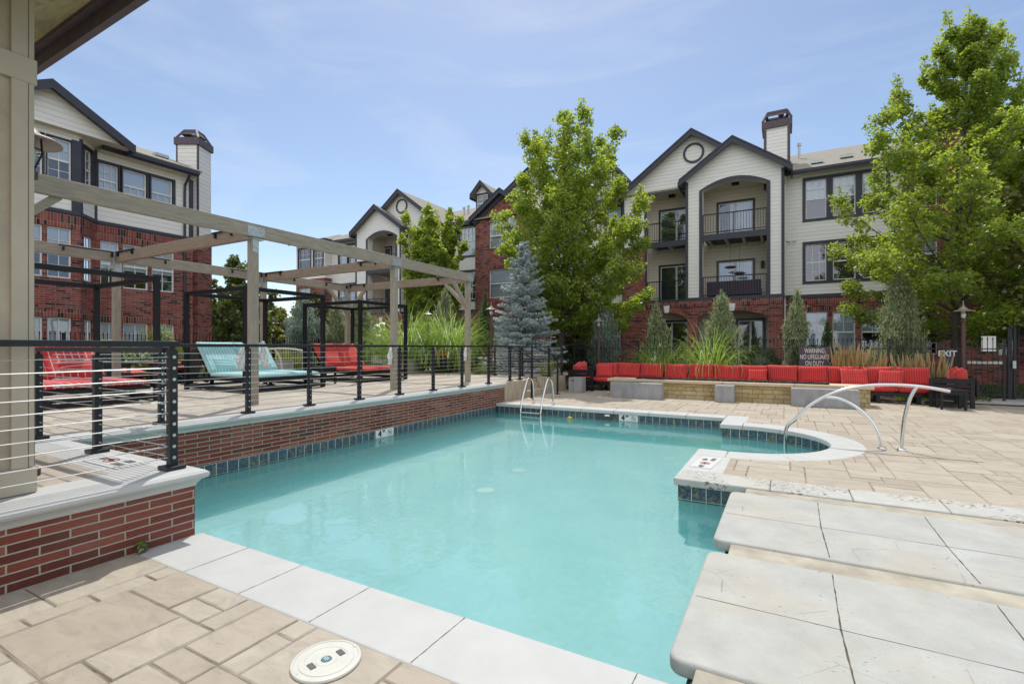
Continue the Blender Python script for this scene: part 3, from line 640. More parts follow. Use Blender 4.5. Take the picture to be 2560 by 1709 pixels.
def grab_rail(root, mat, r, s=1):
    main = [(0, 0, -.5), (.0, 0, .16), (.13, 0, .36), (.33, 0, .60), (.58, 0, .78), (.85, 0, .90), (1.16, 0, .965), (1.5, 0, .98), (1.8, 0, .96), (2.08, 0, .91)]
    m = MB(); m.tube(smooth_path(main), r, 10); m.build('hand_rail', mat, root, smooth=True, local=True)
    m = MB(); m.tube(smooth_path([(.55, 0, .755), (.72, 0, .745), (.92, 0, .65), (1.10, 0, .48), (1.22, 0, .27), (1.285, 0, 0)]), r, 10); m.build('leg', mat, root, smooth=True, local=True)
    m = MB(); m.tube(smooth_path([(1.70, 0, .965), (1.62, 0, .78), (1.56, 0, .5), (1.53, 0, .22), (1.52, 0, 0)]), r, 10); m.build('leg', mat, root, smooth=True, local=True)
    for x in (1.285, 1.52):
        m = MB(); m.lathe([(r, .03), (.055, .02), (.06, .004), (.06, 0)], (x, 0, 0), 16); m.build('foot_flange', mat, root, smooth=True, local=True)
gr = thing('grab_rail', 'curved stainless handrail arching over the small round bay of the pool', 'handrail', (.0, 9.32, .004)); grab_rail(gr, M['chrome'], .026)
g2 = thing('grab_rail', 'cream curved handrail behind the turquoise lounger on the upper deck', 'handrail', (-14.6, 9.6, .544), math.radians(28))
m = MB(); m.tube(smooth_path([(0, 0, .84), (.3, 0, .93), (.7, 0, .965), (1.2, 0, .95), (1.6, 0, .88)]), .028, 8); m.build('hand_rail', M['lid'], g2, smooth=True, local=True)
m = MB(); m.tube(smooth_path([(.62, 0, .955), (.78, 0, .7), (.86, 0, .35), (.88, 0, 0)]), .028, 8); m.build('leg', M['lid'], g2, smooth=True, local=True)
m = MB(); m.tube(smooth_path([(1.5, 0, .9), (1.52, 0, .5), (1.5, 0, 0)]), .028, 8); m.build('leg', M['lid'], g2, smooth=True, local=True)
# ------------------------------------------------------------------ cable railings
def railing(name, label, pts, zb, h=1.05, n=10, caps=True, skip_first=False, corner=False, ext=(0, 0)):
    t = thing(name, label, 'railing', (pts[0][0], pts[0][1], zb))
    for i, p in enumerate(pts):
        if skip_first and i == 0: continue
        m = MB(); m.cbox(p[0], p[1], zb+.5*h-.03, .062, .062, h-.06); m.cbox(p[0], p[1], zb+.018, .15, .15, .03); m.cbox(p[0], p[1], zb+h-.045, .03, .03, .05)
        m.build('post', M['metal_rail'], t, bevel=.004)
    m = MB(); P_ = [Vector((p[0], p[1], zb+h-.012)) for p in pts]
    P_[0] = P_[0]+(P_[0]-P_[1]).normalized()*ext[0]; P_[-1] = P_[-1]+(P_[-1]-P_[-2]).normalized()*ext[1]
    for a, b in zip(P_, P_[1:]): m.bar(a, b, .055, .045)
    m.build('top_rail', M['metal_rail'], t, bevel=.005)
    for k in range(n):
        z = zb+.10+(h-.22)*k/(n-1); m = MB()
        for a, b in zip(pts, pts[1:]):
            A = Vector((a[0], a[1], z)); B = Vector((b[0], b[1], z)); d = (B-A).normalized()
            sag = .004; m.tube([A, (A+B)/2-Vector((0, 0, sag)), B], .0042, 5)
            m.tube([A+d*.031, A+d*.06], .008, 6); m.tube([B-d*.06, B-d*.031], .008, 6)
        for p in pts:
            d = Vector((pts[1][1]-pts[0][1], -(pts[1][0]-pts[0][0]), 0)).normalized()
            dd = (Vector((*pts[1], 0))-Vector((*pts[0], 0))).normalized()
        m.build('cable', M['cable'], t)
    return t
r1 = railing('cable_railing', 'black cable railing running toward the camera past the grey pillar', [(-4.46, 2.2), (-4.46, .35), (-4.46, -1.4), (-4.46, -3.2)], .54, ext=(.05, 0))
m = MB()
for k in range(10):
    z = .54+.10+.83*k/9
    m.tube([(-4.426, 2.2, z), (-4.424, 2.2, z)], .014, 10); m.tube([(-4.424, 2.2, z), (-4.420, 2.2, z)], .006, 8)
m.build('washer', M['cable'], r1)
r2 = railing('cable_railing', 'short black cable railing across the narrow end of the pool, from the corner post', [(-4.56, 2.2), (-5.80, 2.2), (-7.2, 2.2)], .54, h=1.0, skip_first=True)
r3 = railing('cable_railing', 'long black cable railing along the brick pool wall by the loungers', [(-7.2, 2.32), (-7.2, 3.42), (-7.2, 4.62), (-7.2, 5.73), (-7.2, 6.87), (-7.2, 8.0), (-7.2, 9.15), (-7.2, 10.32), (-7.2, 11.6), (-7.22, 12.85), (-7.24, 13.5)], .54, skip_first=True)
m = MB()
for y in (3.42, 4.62, 5.73, 6.87, 8.0, 9.15, 10.32, 11.6):
    for k in range(10): m.tube([(-7.168, y, .64+.83*k/9), (-7.163, y, .64+.83*k/9)], .011, 8)
m.build('washer', M['cable'], r3)
r4 = railing('cable_railing', 'short black cable railing beyond the concrete steps, next to the sofa', [(-9.2, 15.25), (-8.1, 15.3), (-7.1, 15.35), (-7.1, 16.45)], .54)
for i, (y, x0, x1, px) in enumerate(((13.52, -7.65, -6.5, -6.83), (15.0, -7.6, -6.25, -6.62))):
    t = thing('stair_handrail', ('nearer' if i == 0 else 'farther')+' sloping black handrail at the tan concrete steps', 'handrail', (px, y, 0)); z0, z1 = 1.60, 1.10
    m = MB(); m.bar((x0, y, z0), (x1, y, z1), .045, .045); m.build('hand_rail', M['metal_rail'], t, bevel=.006)
    zt = z0+(z1-z0)*(px-x0)/(x1-x0); m = MB(); m.cbox(px, y, zt/2, .05, .05, zt); m.cbox(px, y, .012, .12, .12, .02); m.build('post', M['metal_rail'], t)
    m = MB(); m.cbox(x0+.03, y, (.54+z0)/2, .05, .05, z0-.54); m.build('post', M['metal_rail'], t)
# ------------------------------------------------------------------ pavilion: pillar and roof overhang
pv = thing('pavilion', 'olive grey square pillar carrying a plywood soffit roof corner at the left edge', 'pavilion', (-4.9, .9, .54))
m = MB(); m.box(-5.2, -4.60, .55, 1.36, .54, 4.12); m.build('pillar', M['pillar'], pv)
m = MB()
m.box(-4.6, -4.574, 1.26, 1.345, .72, 4.12); m.box(-4.6, -4.580, 1.349, 1.378, .72, 4.12); m.box(-5.22, -4.6, 1.36, 1.385, .72, 4.12); m.box(-4.6, -4.572, .55, .66, .72, 4.12)
z = hz(172, onX(60, -4.57)[0]); m.box(-4.6, -4.566, .54, 1.39, z-.085, z+.085); m.box(-4.6, -4.566, .54, 1.39, .545, .72)
m.build('pillar_trim', M['pillar_trim'], pv, bevel=.004)
m = MB(); m.box(-9, -3.45, -3.2, 1.71, 4.11, 4.13); m.build('soffit', M['soffit'], pv)
m = MB(); m.box(-9, -3.45, 1.712, 1.76, 3.955, 4.26); m.box(-3.449, -3.41, -3.2, 1.76, 3.955, 4.26); m.box(-9, -3.45, 1.665, 1.711, 4.075, 4.109); m.build('fascia_board', M['fascia'], pv)
m = MB(); m.hexa([(-9, -3.2, 4.132), (-3.45, -3.2, 4.132), (-3.45, 1.71, 4.132), (-9, 1.71, 4.132), (-9, -3.2, 5.6), (-3.45, -3.2, 5.6), (-3.45, 1.76, 4.28), (-9, 1.76, 4.28)]); m.build('roof', M['shingle'], pv)
# ------------------------------------------------------------------ pergola
D = .54; ZT = 3.73
pg = thing('pergola', 'weathered timber pergola over the loungers on the upper deck', 'pergola', (-8.3, 5.4, D))
PY = (1.9, 5.4, 9.0, 12.15); XF, XB = -8.27, -13.3
for X in (XF, XB):
    for Y in PY:
        m = MB(); m.cbox(X, Y, (D+ZT-.24)/2, .135, .135, ZT-.24-D); m.build('post', M['wood_z'], pg, bevel=.008)
for X, s_ in ((XF, .05), (XB, -.05)):
    m = MB()
    for a, b in ((-1.2, PY[1]), (PY[1]+.004, PY[2]), (PY[2]+.004, PY[3]+.08)): m.box(X+s_-.045, X+s_+.045, a, b, ZT-.24, ZT)
    m.build('beam', M['wood'], pg, bevel=.008)
for Y in PY:
    m = MB(); m.box(XB+.0, XF-.0, Y-.045, Y+.045, ZT-.262, ZT-.03); m.build('cross_beam', M['wood_x'], pg, bevel=.008)
def brace(p, q):
    m = MB(); m.bar(p, q, .085, .10); m.build('brace', M['wood'], pg, bevel=.006)
for X in (XF, XB):
    brace((X, PY[3]-.03, ZT-1.0), (X, PY[3]-.82, ZT-.22)); brace((X, PY[0]+.03, ZT-1.0), (X, PY[0]+.82, ZT-.22))
for Y in (PY[0], PY[3]):
    brace((XF-.03, Y, ZT-1.0), (XF-.82, Y, ZT-.24)); brace((XB+.03, Y, ZT-1.0), (XB+.82, Y, ZT-.24))
for Y in PY:
    m = MB(); m.box(XF+.096, XF+.101, Y-.16, Y+.16, ZT-.22, ZT-.05); m.box(XF+.069, XF+.074, Y-.05, Y+.05, ZT-.50, ZT-.215); m.box(XF-.06, XF+.095, Y-.16, Y+.16, ZT-.268, ZT-.264)
    for a in (-.12, -.04, .04, .12): m.tube([(XF+.101, Y+a, ZT-.14), (XF+.106, Y+a, ZT-.14)], .012, 6)
    m.build('bracket', M['galv'], pg)
    m = MB(); m.box(XB+.069, XB+.075, Y-.075, Y+.075, ZT-.5, ZT-.06); m.box(XB-.10, XB+.1, Y-.078, Y-.072, ZT-.4, ZT-.05); m.box(XB-.02, XB+.12, Y-.05, Y+.05, ZT-.27, ZT-.264); m.build('bracket', M['galv'], pg)
    for s_ in (-1, 1):
        if (s_ < 0 and Y == PY[0]) or (s_ > 0 and Y == PY[3]): continue
        m = MB(); a, b = Y+s_*.1, Y+s_*1.05; m.tube([(XB+.12, a, ZT-.05), (XB+.12, b, ZT-.05)], .016, 6); m.cbox(XB+.09, b-s_*.08, ZT-.11, .05, .03, .08); m.cbox(XB+.09, a+s_*.02, ZT-.11, .05, .03, .1); m.build('curtain_rod', M['metal_black'], pg)
    for a, b in ((XB+.12, XB+.95), (XF-1.15, XF-.45)):
        m = MB(); m.tube([(a, Y-.07, ZT-.045), (b, Y-.07, ZT-.045)], .016, 6); m.cbox(b-.1, Y-.065, ZT-.1, .03, .04, .09); m.cbox(a+.1, Y-.065, ZT-.1, .03, .04, .09); m.build('curtain_rod', M['metal_black'], pg)
def drape(label, c, side, h, wd, along):
    m = MB(); n = 9; rows = []
    for i in range(n+1):
        t = i/n; z = c[2]+h/2-h*t; wv = wd*(.16+.84*math.sin(min(1, t*1.25)*math.pi/2)**1.3)*(1 if t < .85 else .8)
        off = side*(.02+.30*t*wd)
        rows.append([(c[0]+along[0]*(off+(k/6-.5)*wv)+along[1]*.035*math.sin(k*1.9+i), c[1]+along[1]*(off+(k/6-.5)*wv)+along[0]*.035*math.sin(k*1.9+i)+.0, z) for k in range(7)])
    for i in range(n):
        for k in range(6): m.poly([rows[i][k], rows[i][k+1], rows[i+1][k+1], rows[i+1][k]])
    o = m.build('canvas_drape', M['canvas'], smooth=False); s_ = o.modifiers.new('thick', 'SOLIDIFY'); s_.thickness = .02
    bmx = bmesh.new(); bmx.from_mesh(o.data); bmesh.ops.remove_doubles(bmx, verts=bmx.verts, dist=.001); bmx.to_mesh(o.data); bmx.free()
    o.data.polygons.foreach_set('use_smooth', [True]*len(o.data.polygons))
    return tag(o, label, 'canvas drape', 'white drapes tied to the pergola posts')
drape('white canvas drape hanging at the left of the pergola post before the turquoise lounger', (XF-.02, 5.24, 1.38), -1, .46, .16, (0, 1))
drape('white canvas drape hanging at the right of the pergola post before the turquoise lounger', (XF+.0, 5.56, 1.42), 1, .48, .16, (0, 1))
drape('white canvas drape bunched at the left of the middle pergola post by the red lounger', (XF, 8.9, 1.36), -1, .46, .13, (0, 1))
drape('white canvas drape bunched at the right of the middle pergola post by the red lounger', (XF, 9.1, 1.36), 1, .42, .12, (0, 1))
drape('small white canvas drape on the last pergola post before the club chairs', (XF, 12.05, 1.36), -1, .40, .10, (0, 1))
# ------------------------------------------------------------------ cushions
def cushion_mesh(L, W, H, n=10, pinch=.05, puff=.35, mat=None, name='cushion', ear=0.0):
    m = MB(); top = []; bot = []
    for i in range(n+1):
        u = -1+2*i/n; ru = []; rb = []
        for j in range(n+1):
            v = -1+2*j/n
            e = (max(0, 1-abs(u)**6)*max(0, 1-abs(v)**6))**.45
            x = u*L/2*(1-pinch*(1-v*v)*abs(u)**3); y = v*W/2*(1-pinch*(1-u*u)*abs(v)**3)
            hh = H/2*((1-puff)*(1 if (abs(u) < 1 and abs(v) < 1) else .72)+puff*e)
            ru.append((x, y, hh)); rb.append((x, y, -hh))
        top.append(ru); bot.append(rb)
    N1 = n+1; m.v = [p for r in top for p in r]+[p for r in bot for p in r]; O = N1*N1
    for i in range(n):
        for j in range(n):
            a = i*N1+j; m.f.append((a, a+N1, a+N1+1, a+1)); m.f.append((O+a, O+a+1, O+a+N1+1, O+a+N1))
    for i in range(n):
        for a, b in ((i, i+1), (n*N1+i+1, n*N1+i), ): m.f.append((a, b, O+b, O+a))
        a, b = i*N1, (i+1)*N1; m.f.append((b, a, O+a, O+b)); a, b = i*N1+n, (i+1)*N1+n; m.f.append((a, b, O+b, O+a))
    m.mi = [0]*len(m.f); me = m.mesh(name, mat); me.polygons.foreach_set('use_smooth', [True]*len(me.polygons)); return me
def place(me, name, parent, loc, rot, bevel=.0):
    o = bpy.data.objects.new(name, me); C.objects.link(o); o.parent = parent; o.location = Vector(loc)
    o.rotation_euler = rot; return o
# ------------------------------------------------------------------ daybeds with cube frames
def daybed(name, label, x0, x1, y0, y1, mat, extra):
    t = thing(name, label, 'daybed', (x0, y0, D), group='framed double loungers under the pergola'); zt = 2.36; s_ = .045
    for x in (x0+s_, x1-s_):
        for y in (y0+s_, y1-s_):
            m = MB(); m.cbox(x, y, D+zt/2, .09, .09, zt); m.build('leg', M['metal_black'], t, bevel=.004)
    m = MB(); z = D+zt-.05
    for y in (y0+s_, y1-s_): m.box(x0+.09, x1-.09, y-s_+.002, y+s_-.002, z-.045, z+.045)
    for x in (x0+s_, x1-s_): m.box(x-s_+.002, x+s_-.002, y0+.09, y1-.09, z-.045, z+.045)
    m.build('canopy_frame', M['metal_black'], t, bevel=.004)
    m = MB()
    for y in (y0+s_, y1-s_): m.box(x0+.09, x1-.09, y-.04, y+.04, D+.04, D+.115)
    for x in (x0+s_, x1-s_): m.box(x-.04, x+.04, y0+.09, y1-.09, D+.04, D+.115)
    m.build('base_rail', M['metal_black'], t, bevel=.004)
    m = MB(); bx0, bx1 = x0+.15, x1-.02
    m.box(bx0, bx1, y0+.16, y0+.22, D+.235, D+.30); m.box(bx0, bx1, y1-.22, y1-.16, D+.235, D+.30); m.box(bx1-.06, bx1+.0, y0+.222, y1-.222, D+.235, D+.30); m.box(bx0, bx0+.06, y0+.222, y1-.222, D+.235, D+.30)
    for k in range(9): m.box(bx0+.2+k*.23, bx0+.25+k*.23, y0+.222, y1-.222, D+.27, D+.298)
    for x in (bx0+.5, bx1-.35):
        for y in (y0+.3, y1-.3): m.cbox(x, y, D+.12, .07, .07, .23); m.cbox(x, y, D+.02, .16, .16, .03)
    m.build('bed_frame', M['metal_black'], t, bevel=.004)
    Wd = (y1-y0-.34)/2; ym = (y0+y1)/2; sx0 = x0+.80; SL = bx1-sx0
    seat = cushion_mesh(SL, Wd-.015, .115, 10, .01, .25, mat, 'seat_cushion'); bl = .92; back = cushion_mesh(bl, Wd-.015, .115, 10, .01, .25, mat, 'back_cushion')
    pil = cushion_mesh(.62, .34, .16, 8, .07, .8, mat, 'head_pillow'); an = math.radians(52)
    for s_ in (-1, 1):
        yc = ym+s_*Wd/2-y0
        place(seat, 'seat_cushion', t, (sx0+SL/2-x0, yc, .36), (0, 0, 0))
        b = place(back, 'back_cushion', t, (sx0-x0-.03-math.cos(an)*bl/2, yc, .40+math.sin(an)*bl/2), (0, an, 0))
        m = MB(); p = Vector((sx0-.10, y0+yc, D+.30)); q = p+Vector((-math.cos(an)*.85, 0, math.sin(an)*.85))
        m.bar(p+Vector((0, -Wd/2+.05, 0)), q+Vector((0, -Wd/2+.05, 0)), .04, .03); m.bar(p+Vector((0, Wd/2-.05, 0)), q+Vector((0, Wd/2-.05, 0)), .04, .03); m.bar(q+Vector((0, -Wd/2+.05, 0)), q+Vector((0, Wd/2-.05, 0)), .04, .03)
        m.bar(q*.6+p*.4+Vector((0, -.2, 0)), p+Vector((-.62, -.2, 0)), .03, .03); m.build('back_frame', M['metal_black'], t)
        o = bpy.data.objects.new('throw_pillow', pil); C.objects.link(o); o.location = (sx0-.17, y0+yc+s_*.02, D+.60); o.rotation_euler = (0, math.radians(58), math.radians(90)); o.rotation_mode = 'XYZ'
        o.rotation_euler = Matrix.Rotation(0, 3, 'Z').to_euler(); R_ = Matrix.Rotation(math.radians(56), 3, 'Y') @ Matrix.Rotation(math.radians(90+6*s_), 3, 'Z'); o.rotation_euler = R_.to_euler()
        tag(o, extra % ('left' if s_ < 0 else 'right'), 'pillow', 'small pillows on the daybeds')
    return t
daybed('framed_daybed', 'black cube framed double lounger with turquoise striped cushions', -12.75, -10.32, 6.55, 8.7, M['aqua'], 'small turquoise pillow on the %s half of the turquoise lounger')
daybed('framed_daybed', 'black cube framed double lounger with pale striped red cushions, behind the near railing', -12.95, -10.4, 2.75, 4.93, M['red_white'], 'red pale striped pillow on the %s half of the lounger nearest the pillar')
daybed('framed_daybed', 'black cube framed double lounger with orange red cushions, far end of the pergola', -13.0, -10.55, 10.1, 12.1, M['red_fine'], 'red fine striped pillow on the %s half of the far lounger')
def side_table(label, x, y, s_, h, zb, top=None):
    t = thing('side_table', label, 'side table', (x, y, zb)); m = MB(); m.cbox(x, y, zb+h-.02, s_, s_, .04); m.build('table_top', top or M['metal_black'], t, bevel=.004)
    for a in (-1, 1):
        for b in (-1, 1): m = MB(); m.cbox(x+a*(s_/2-.035), y+b*(s_/2-.035), zb+(h-.04)/2, .05, .05, h-.04); m.build('leg', M['metal_black'], t)
    m = MB(); m.cbox(x, y-s_/2+.03, zb+h-.08, s_-.12, .02, .08); m.cbox(x, y+s_/2-.03, zb+h-.08, s_-.12, .02, .08); m.cbox(x-s_/2+.03, y, zb+h-.08, .02, s_-.12, .08); m.cbox(x+s_/2-.03, y, zb+h-.08, .02, s_-.12, .08); m.build('apron', M['metal_black'], t)
side_table('small black side table between the turquoise and the far red lounger', -11.2, 9.38, .5, .5, D)
side_table('small black side table standing against the right arm of the red sofa', 3.62, 16.15, .52, .50, 0)
# adirondack chair with red cushion, left of the turquoise lounger
def slat_chair(label, x, y, rz):
    t = thing('slatted_chair', label, 'chair', (x, y, D), rz); Bm = M['metal_black']
    for s_ in (-1, 1):
        m = MB(); m.bar((.35, s_*.32, 0), (.35, s_*.32, .62), .09, .03); m.build('leg', Bm, t, local=True)
        m = MB(); m.bar((.32, s_*.29, .36), (-.55, s_*.29, .02), .03, .1); m.build('leg', Bm, t, local=True)
        m = MB(); m.box(-.35, .45, s_*.36-.07, s_*.36+.07, .60, .63); m.build('armrest', Bm, t, local=True)
    m = MB()
    for k in range(6): m.box(.34-k*.11, .43-k*.11, -.28, .28, .36-k*.045, .38-k*.045)
    m.build('seat', Bm, t, local=True)
    m = MB()
    for k in range(5): m.bar((-.22, -.22+k*.11, .15), (-.55, -.24+k*.12, 1.02-.02*abs(k-2)), .095, .025, (1, 0, 0))
    m.build('backrest', Bm, t, local=True)
    place(cushion_mesh(.5, .5, .1, 8, .03, .5, M['red_plain']), 'seat_cushion', t, (.12, 0, .40), (0, math.radians(16), 0))
slat_chair('black slatted armchair with a red cushion at a table, by the brick building', -15.0, 7.7, math.radians(200))
slat_chair('black slatted armchair with a red seat cushion, facing away near the left fence', -14.4, 6.1, math.radians(20))
t = thing('deck_table', 'low round dark table with a red tray top behind the near red lounger', 'table', (-14.5, 6.9, D))
m = MB(); m.lathe([(0, .62), (.42, .62), (.44, .60), (.42, .57), (0, .57)], (-14.5, 6.9, D), 24); m.build('table_top', M['red_plain'], t)
m = MB(); m.lathe([(.05, .57), (.05, .05), (.25, .03), (.25, 0)], (-14.5, 6.9, D), 16); m.build('pedestal', M['metal_black'], t)
# round-back club chairs
def club_chair(label, x, y, rz):
    t = thing('club_chair', label, 'chair', (x, y, D), rz, 'red cushioned club chairs by the tall grass'); m = MB(); n = 18; pts = []
    for k in range(n+1):
        a = math.radians(-125+250*k/n); h = .64 if abs(a) < 1.2 else .56; pts.append((math.cos(a+math.pi), math.sin(a+math.pi), h))
    for k in range(n):
        p, q = pts[k], pts[k+1]
        m.hexa([(p[0]*.36, p[1]*.38, .16), (q[0]*.36, q[1]*.38, .16), (q[0]*.32, q[1]*.34, .16), (p[0]*.32, p[1]*.34, .16), (p[0]*.42, p[1]*.44, p[2]), (q[0]*.42, q[1]*.44, q[2]), (q[0]*.37, q[1]*.39, q[2]), (p[0]*.37, p[1]*.39, p[2])])
    m.build('shell', M['metal_black'], t, local=True); m = MB(); m.lathe([(0, .24), (.35, .24), (.35, .16), (0, .16)], (0, 0, 0), 20); m.build('seat', M['metal_black'], t, local=True)
    for a in (45, 135, 225, 315):
        c_, s_ = math.cos(math.radians(a)), math.sin(math.radians(a)); m = MB(); m.bar((c_*.3, s_*.3, .17), (c_*.36, s_*.36, 0), .05, .05); m.build('leg', M['metal_black'], t, local=True)
    place(cushion_mesh(.58, .58, .14, 8, .03, .5, M['red_fine']), 'seat_cushion', t, (.06, 0, .32), (0, 0, 0))
    place(cushion_mesh(.50, .60, .15, 8, .05, .6, M['red_fine']), 'back_cushion', t, (-.24, 0, .64), (0, math.radians(72), 0))
club_chair('black round backed club chair with red cushions, its back turned to the pool', -11.95, 15.95, math.radians(118))
club_chair('black club chair with red cushions, seen side on right of the last pergola post', -11.7, 18.0, math.radians(200))
for px, w_, lab in ((985, .66, 'pale concrete cube planter left of the middle pergola post in the grass'), (1026, .5, 'pale concrete cube planter in front of the tall grass, right of the middle post'), (700, .6, 'pale concrete cube planter behind the turquoise lounger, by the cream handrail')):
    p = dp(px, 19.6 if px > 900 else 17.5); m = MB(); m.prism(rounded(-w_/2, w_/2, -w_/2, w_/2, .02, ()), 0, .55); 
    m.k = 1; m.prism([(-w_/2+.06, -w_/2+.06), (w_/2-.06, -w_/2+.06), (w_/2-.06, w_/2-.06), (-w_/2+.06, w_/2-.06)], .552, .556)
    o = m.build('planter', [M['conc'], M['soil']], bevel=.012); o.location = (p.x, p.y, .545); o.rotation_euler.z = .25; tag(o, lab, 'planter', 'pale concrete planters on the deck')
# ------------------------------------------------------------------ sectional sofa
sf = thing('sectional_sofa', 'very long red cushioned sectional sofa with black slatted arms behind the fire pit', 'sofa', (-1.5, 17.2, 0))
Bm = M['metal_black']
m = MB(); m.box(-6.85, 4.2, 16.98, 17.62, .20, .30); m.box(-6.8, -5.98, 16.62, 16.98, .20, .30); m.box(3.28, 4.15, 16.55, 16.98, .20, .30)
for x in np.linspace(-6.7, 4.05, 13): m.cbox(float(x), 17.05, .10, .09, .09, .2); m.cbox(float(x), 17.58, .10, .09, .09, .2)
m.build('base_frame', Bm, sf)
m = MB(); m.box(-6.9, 4.25, 17.66, 17.72, .3, .72); m.box(-6.92, -6.86, 16.62, 17.66, .3, .72); m.box(4.21, 4.27, 16.55, 17.66, .3, .72); m.build('back_frame', Bm, sf)
for x0, x1, y in ((-6.86, -5.95, 16.58), (3.27, 4.17, 16.52)):
    m = MB(); m.box(x0, x0+.09, y, y+.06, 0, .75); m.box(x1-.09, x1, y, y+.06, 0, .75); m.box(x0+.09, x1-.09, y+.005, y+.055, .62, .75)
    for k in range(5): m.box(x0+.09, x1-.09, y+.012, y+.048, .08+k*.108, .165+k*.108)
    m.build('arm_panel', Bm, sf, bevel=.003)
n = 12; X0, X1 = -6.1, 3.5; wv = (X1-X0)/n
seat = cushion_mesh(wv-.012, .66, .17, 8, .01, .3, M['red'], 'seat_cushion')
for i in range(n): place(seat, 'seat_cushion', sf, (X0+wv*(i+.5)+1.5, 17.28-17.2, .385), (0, 0, 0))
seat2 = cushion_mesh(.80, .86, .17, 8, .01, .3, M['red_plain'], 'seat_cushion')
for x, y in ((-6.45, 17.06), (3.75, 17.02)): place(seat2, 'seat_cushion', sf, (x+1.5, y-17.2, .386), (0, 0, 0))
rr = random.Random(3)
for i in range(n):
    b = cushion_mesh(wv-.02+rr.uniform(-.03, .05), .54, .24, 10, .035, .6, M['red'], 'back_cushion')
    place(b, 'back_cushion', sf, (X0+wv*(i+.5)+1.5+rr.uniform(-.02, .02), 17.50-17.2+rr.uniform(-.02, .02), .715+rr.uniform(-.015, .015)), (math.radians(74+rr.uniform(-3, 3)), math.radians(rr.uniform(-2, 2)), math.radians(rr.uniform(-2, 2))))
bc = cushion_mesh(.5, .5, .26, 10, .05, .7, M['red_y'], 'back_cushion')
for k, y in enumerate((16.85, 17.3)): place(bc, 'back_cushion', sf, (-6.62+1.5, y-17.2, .73), (math.radians(90), math.radians(-14), math.radians(90)))
for k, y in enumerate((16.85, 17.3)): place(bc, 'back_cushion', sf, (3.95+1.5, y-17.2, .72), (math.radians(90), math.radians(14+6*k), math.radians(90)))
def pillow(label, x, y, z, s_, tilt, rz, mat):
    o = bpy.data.objects.new('throw_pillow', cushion_mesh(s_, s_*.86, .2, 10, .08, .9, mat, 'throw_pillow')); C.objects.link(o); o.location = (x, y, z)
    o.rotation_euler = (math.radians(tilt), 0, math.radians(rz)); tag(o, label, 'throw pillow', 'loose pillows on the long sofa')
pillow('striped red throw pillow in the left corner of the long sofa', -5.75, 17.22, .70, .62, 66, 18, M['red'])
pillow('small red throw pillow leaning in the middle of the long sofa', onY(1893, 17.1)[1], 17.18, .66, .52, 62, -3, M['red'])
pillow('square red throw pillow in the right corner of the sofa, propped aslant', 2.55, 17.12, .69, .56, 64, -16, M['red'])
pillow('wide slumped red throw pillow near the right end of the sofa', 1.72, 17.2, .68, .68, 60, 4, M['red'])
# ------------------------------------------------------------------ fire pit, benches, stool
fp = thing('fire_pit', 'long golden stone fire pit topped with dark lava rock before the sofa', 'fire pit', (-1.5, 15.9, 0))
m = MB(); m.box(-5.0, 1.9, 15.55, 16.25, 0, .46); m.build('stone_base', M['stone'], fp)
m = MB()
for a, b in ((-5.08, -3.4), (-3.4, -1.6), (-1.6, .2), (.2, 1.98)): m.box(a+.003, b-.003, 15.47, 15.68, .461, .545); m.box(a+.003, b-.003, 16.12, 16.33, .461, .545)
m.box(-5.08, -4.2, 15.683, 16.117, .461, .545); m.box(1.0, 1.98, 15.683, 16.117, .461, .545); m.build('cap_stone', M['capstone'], fp, bevel=.012)
rk = MB(); ico = [(0, 0, 1), (.894, 0, .447), (.276, .851, .447), (-.724, .526, .447), (-.724, -.526, .447), (.276, -.851, .447), (.724, .526, -.447), (-.276, .851, -.447), (-.894, 0, -.447), (-.276, -.851, -.447), (.724, -.526, -.447), (0, 0, -1)]
icf = [(0, 1, 2), (0, 2, 3), (0, 3, 4), (0, 4, 5), (0, 5, 1), (1, 6, 2), (2, 7, 3), (3, 8, 4), (4, 9, 5), (5, 10, 1), (6, 7, 2), (7, 8, 3), (8, 9, 4), (9, 10, 5), (10, 6, 1), (11, 7, 6), (11, 8, 7), (11, 9, 8), (11, 10, 9), (11, 6, 10)]
for i in range(900):
    c = (rr.uniform(-4.2, 1.0), rr.uniform(15.68, 16.12), .535+rr.uniform(0, .05)); s_ = rr.uniform(.022, .05); b = len(rk.v)
    for p in ico: k = rr.uniform(.7, 1.2)*s_; rk.v.append((c[0]+p[0]*k, c[1]+p[1]*k, c[2]+p[2]*k*.8))
    rk.f += [tuple(b+q for q in f) for f in icf]
rk.mi = [0]*len(rk.f); rk.box(-4.2, 1.0, 15.684, 16.116, .3, .50); o = rk.build('lava_rock', M['lava'], fp); tag(o, kind='stuff')
def bench(name, label, cat, x0, x1, y0, y1, h, slot=None, grp=None):
    t = thing(name, label, cat, ((x0+x1)/2, (y0+y1)/2, 0), group=grp); m = MB(); m.box(x0, x1, y0, y1, .0, h); m.build('body', M['conc'], t, bevel=.012, seg=3)
    if slot:
        m = MB(); m.box(slot[0], slot[0]+.11, y0-.003, y0+.01, slot[1], slot[1]+.035); m.build('hand_slot', M['hole'], t)
    return t
bench('concrete_bench', 'long grey concrete bench at the left front of the fire pit', 'bench', -4.75, -3.22, 14.82, 15.2, .47, None, 'grey concrete seats along the fire pit')
bench('concrete_bench', 'short grey concrete cube seat at the middle of the fire pit front', 'bench', -1.77, -1.27, 15.02, 15.4, .47, None, 'grey concrete seats along the fire pit')
bench('concrete_bench', 'long grey concrete bench at the right front of the fire pit, behind the handrail', 'bench', .12, 1.62, 14.98, 15.36, .47, None, 'grey concrete seats along the fire pit')
bench('concrete_stool', 'grey concrete cube stool with a hand slot beside the left sofa arm', 'stool', -6.52, -6.06, 15.7, 16.15, .52, (-6.42, .40))
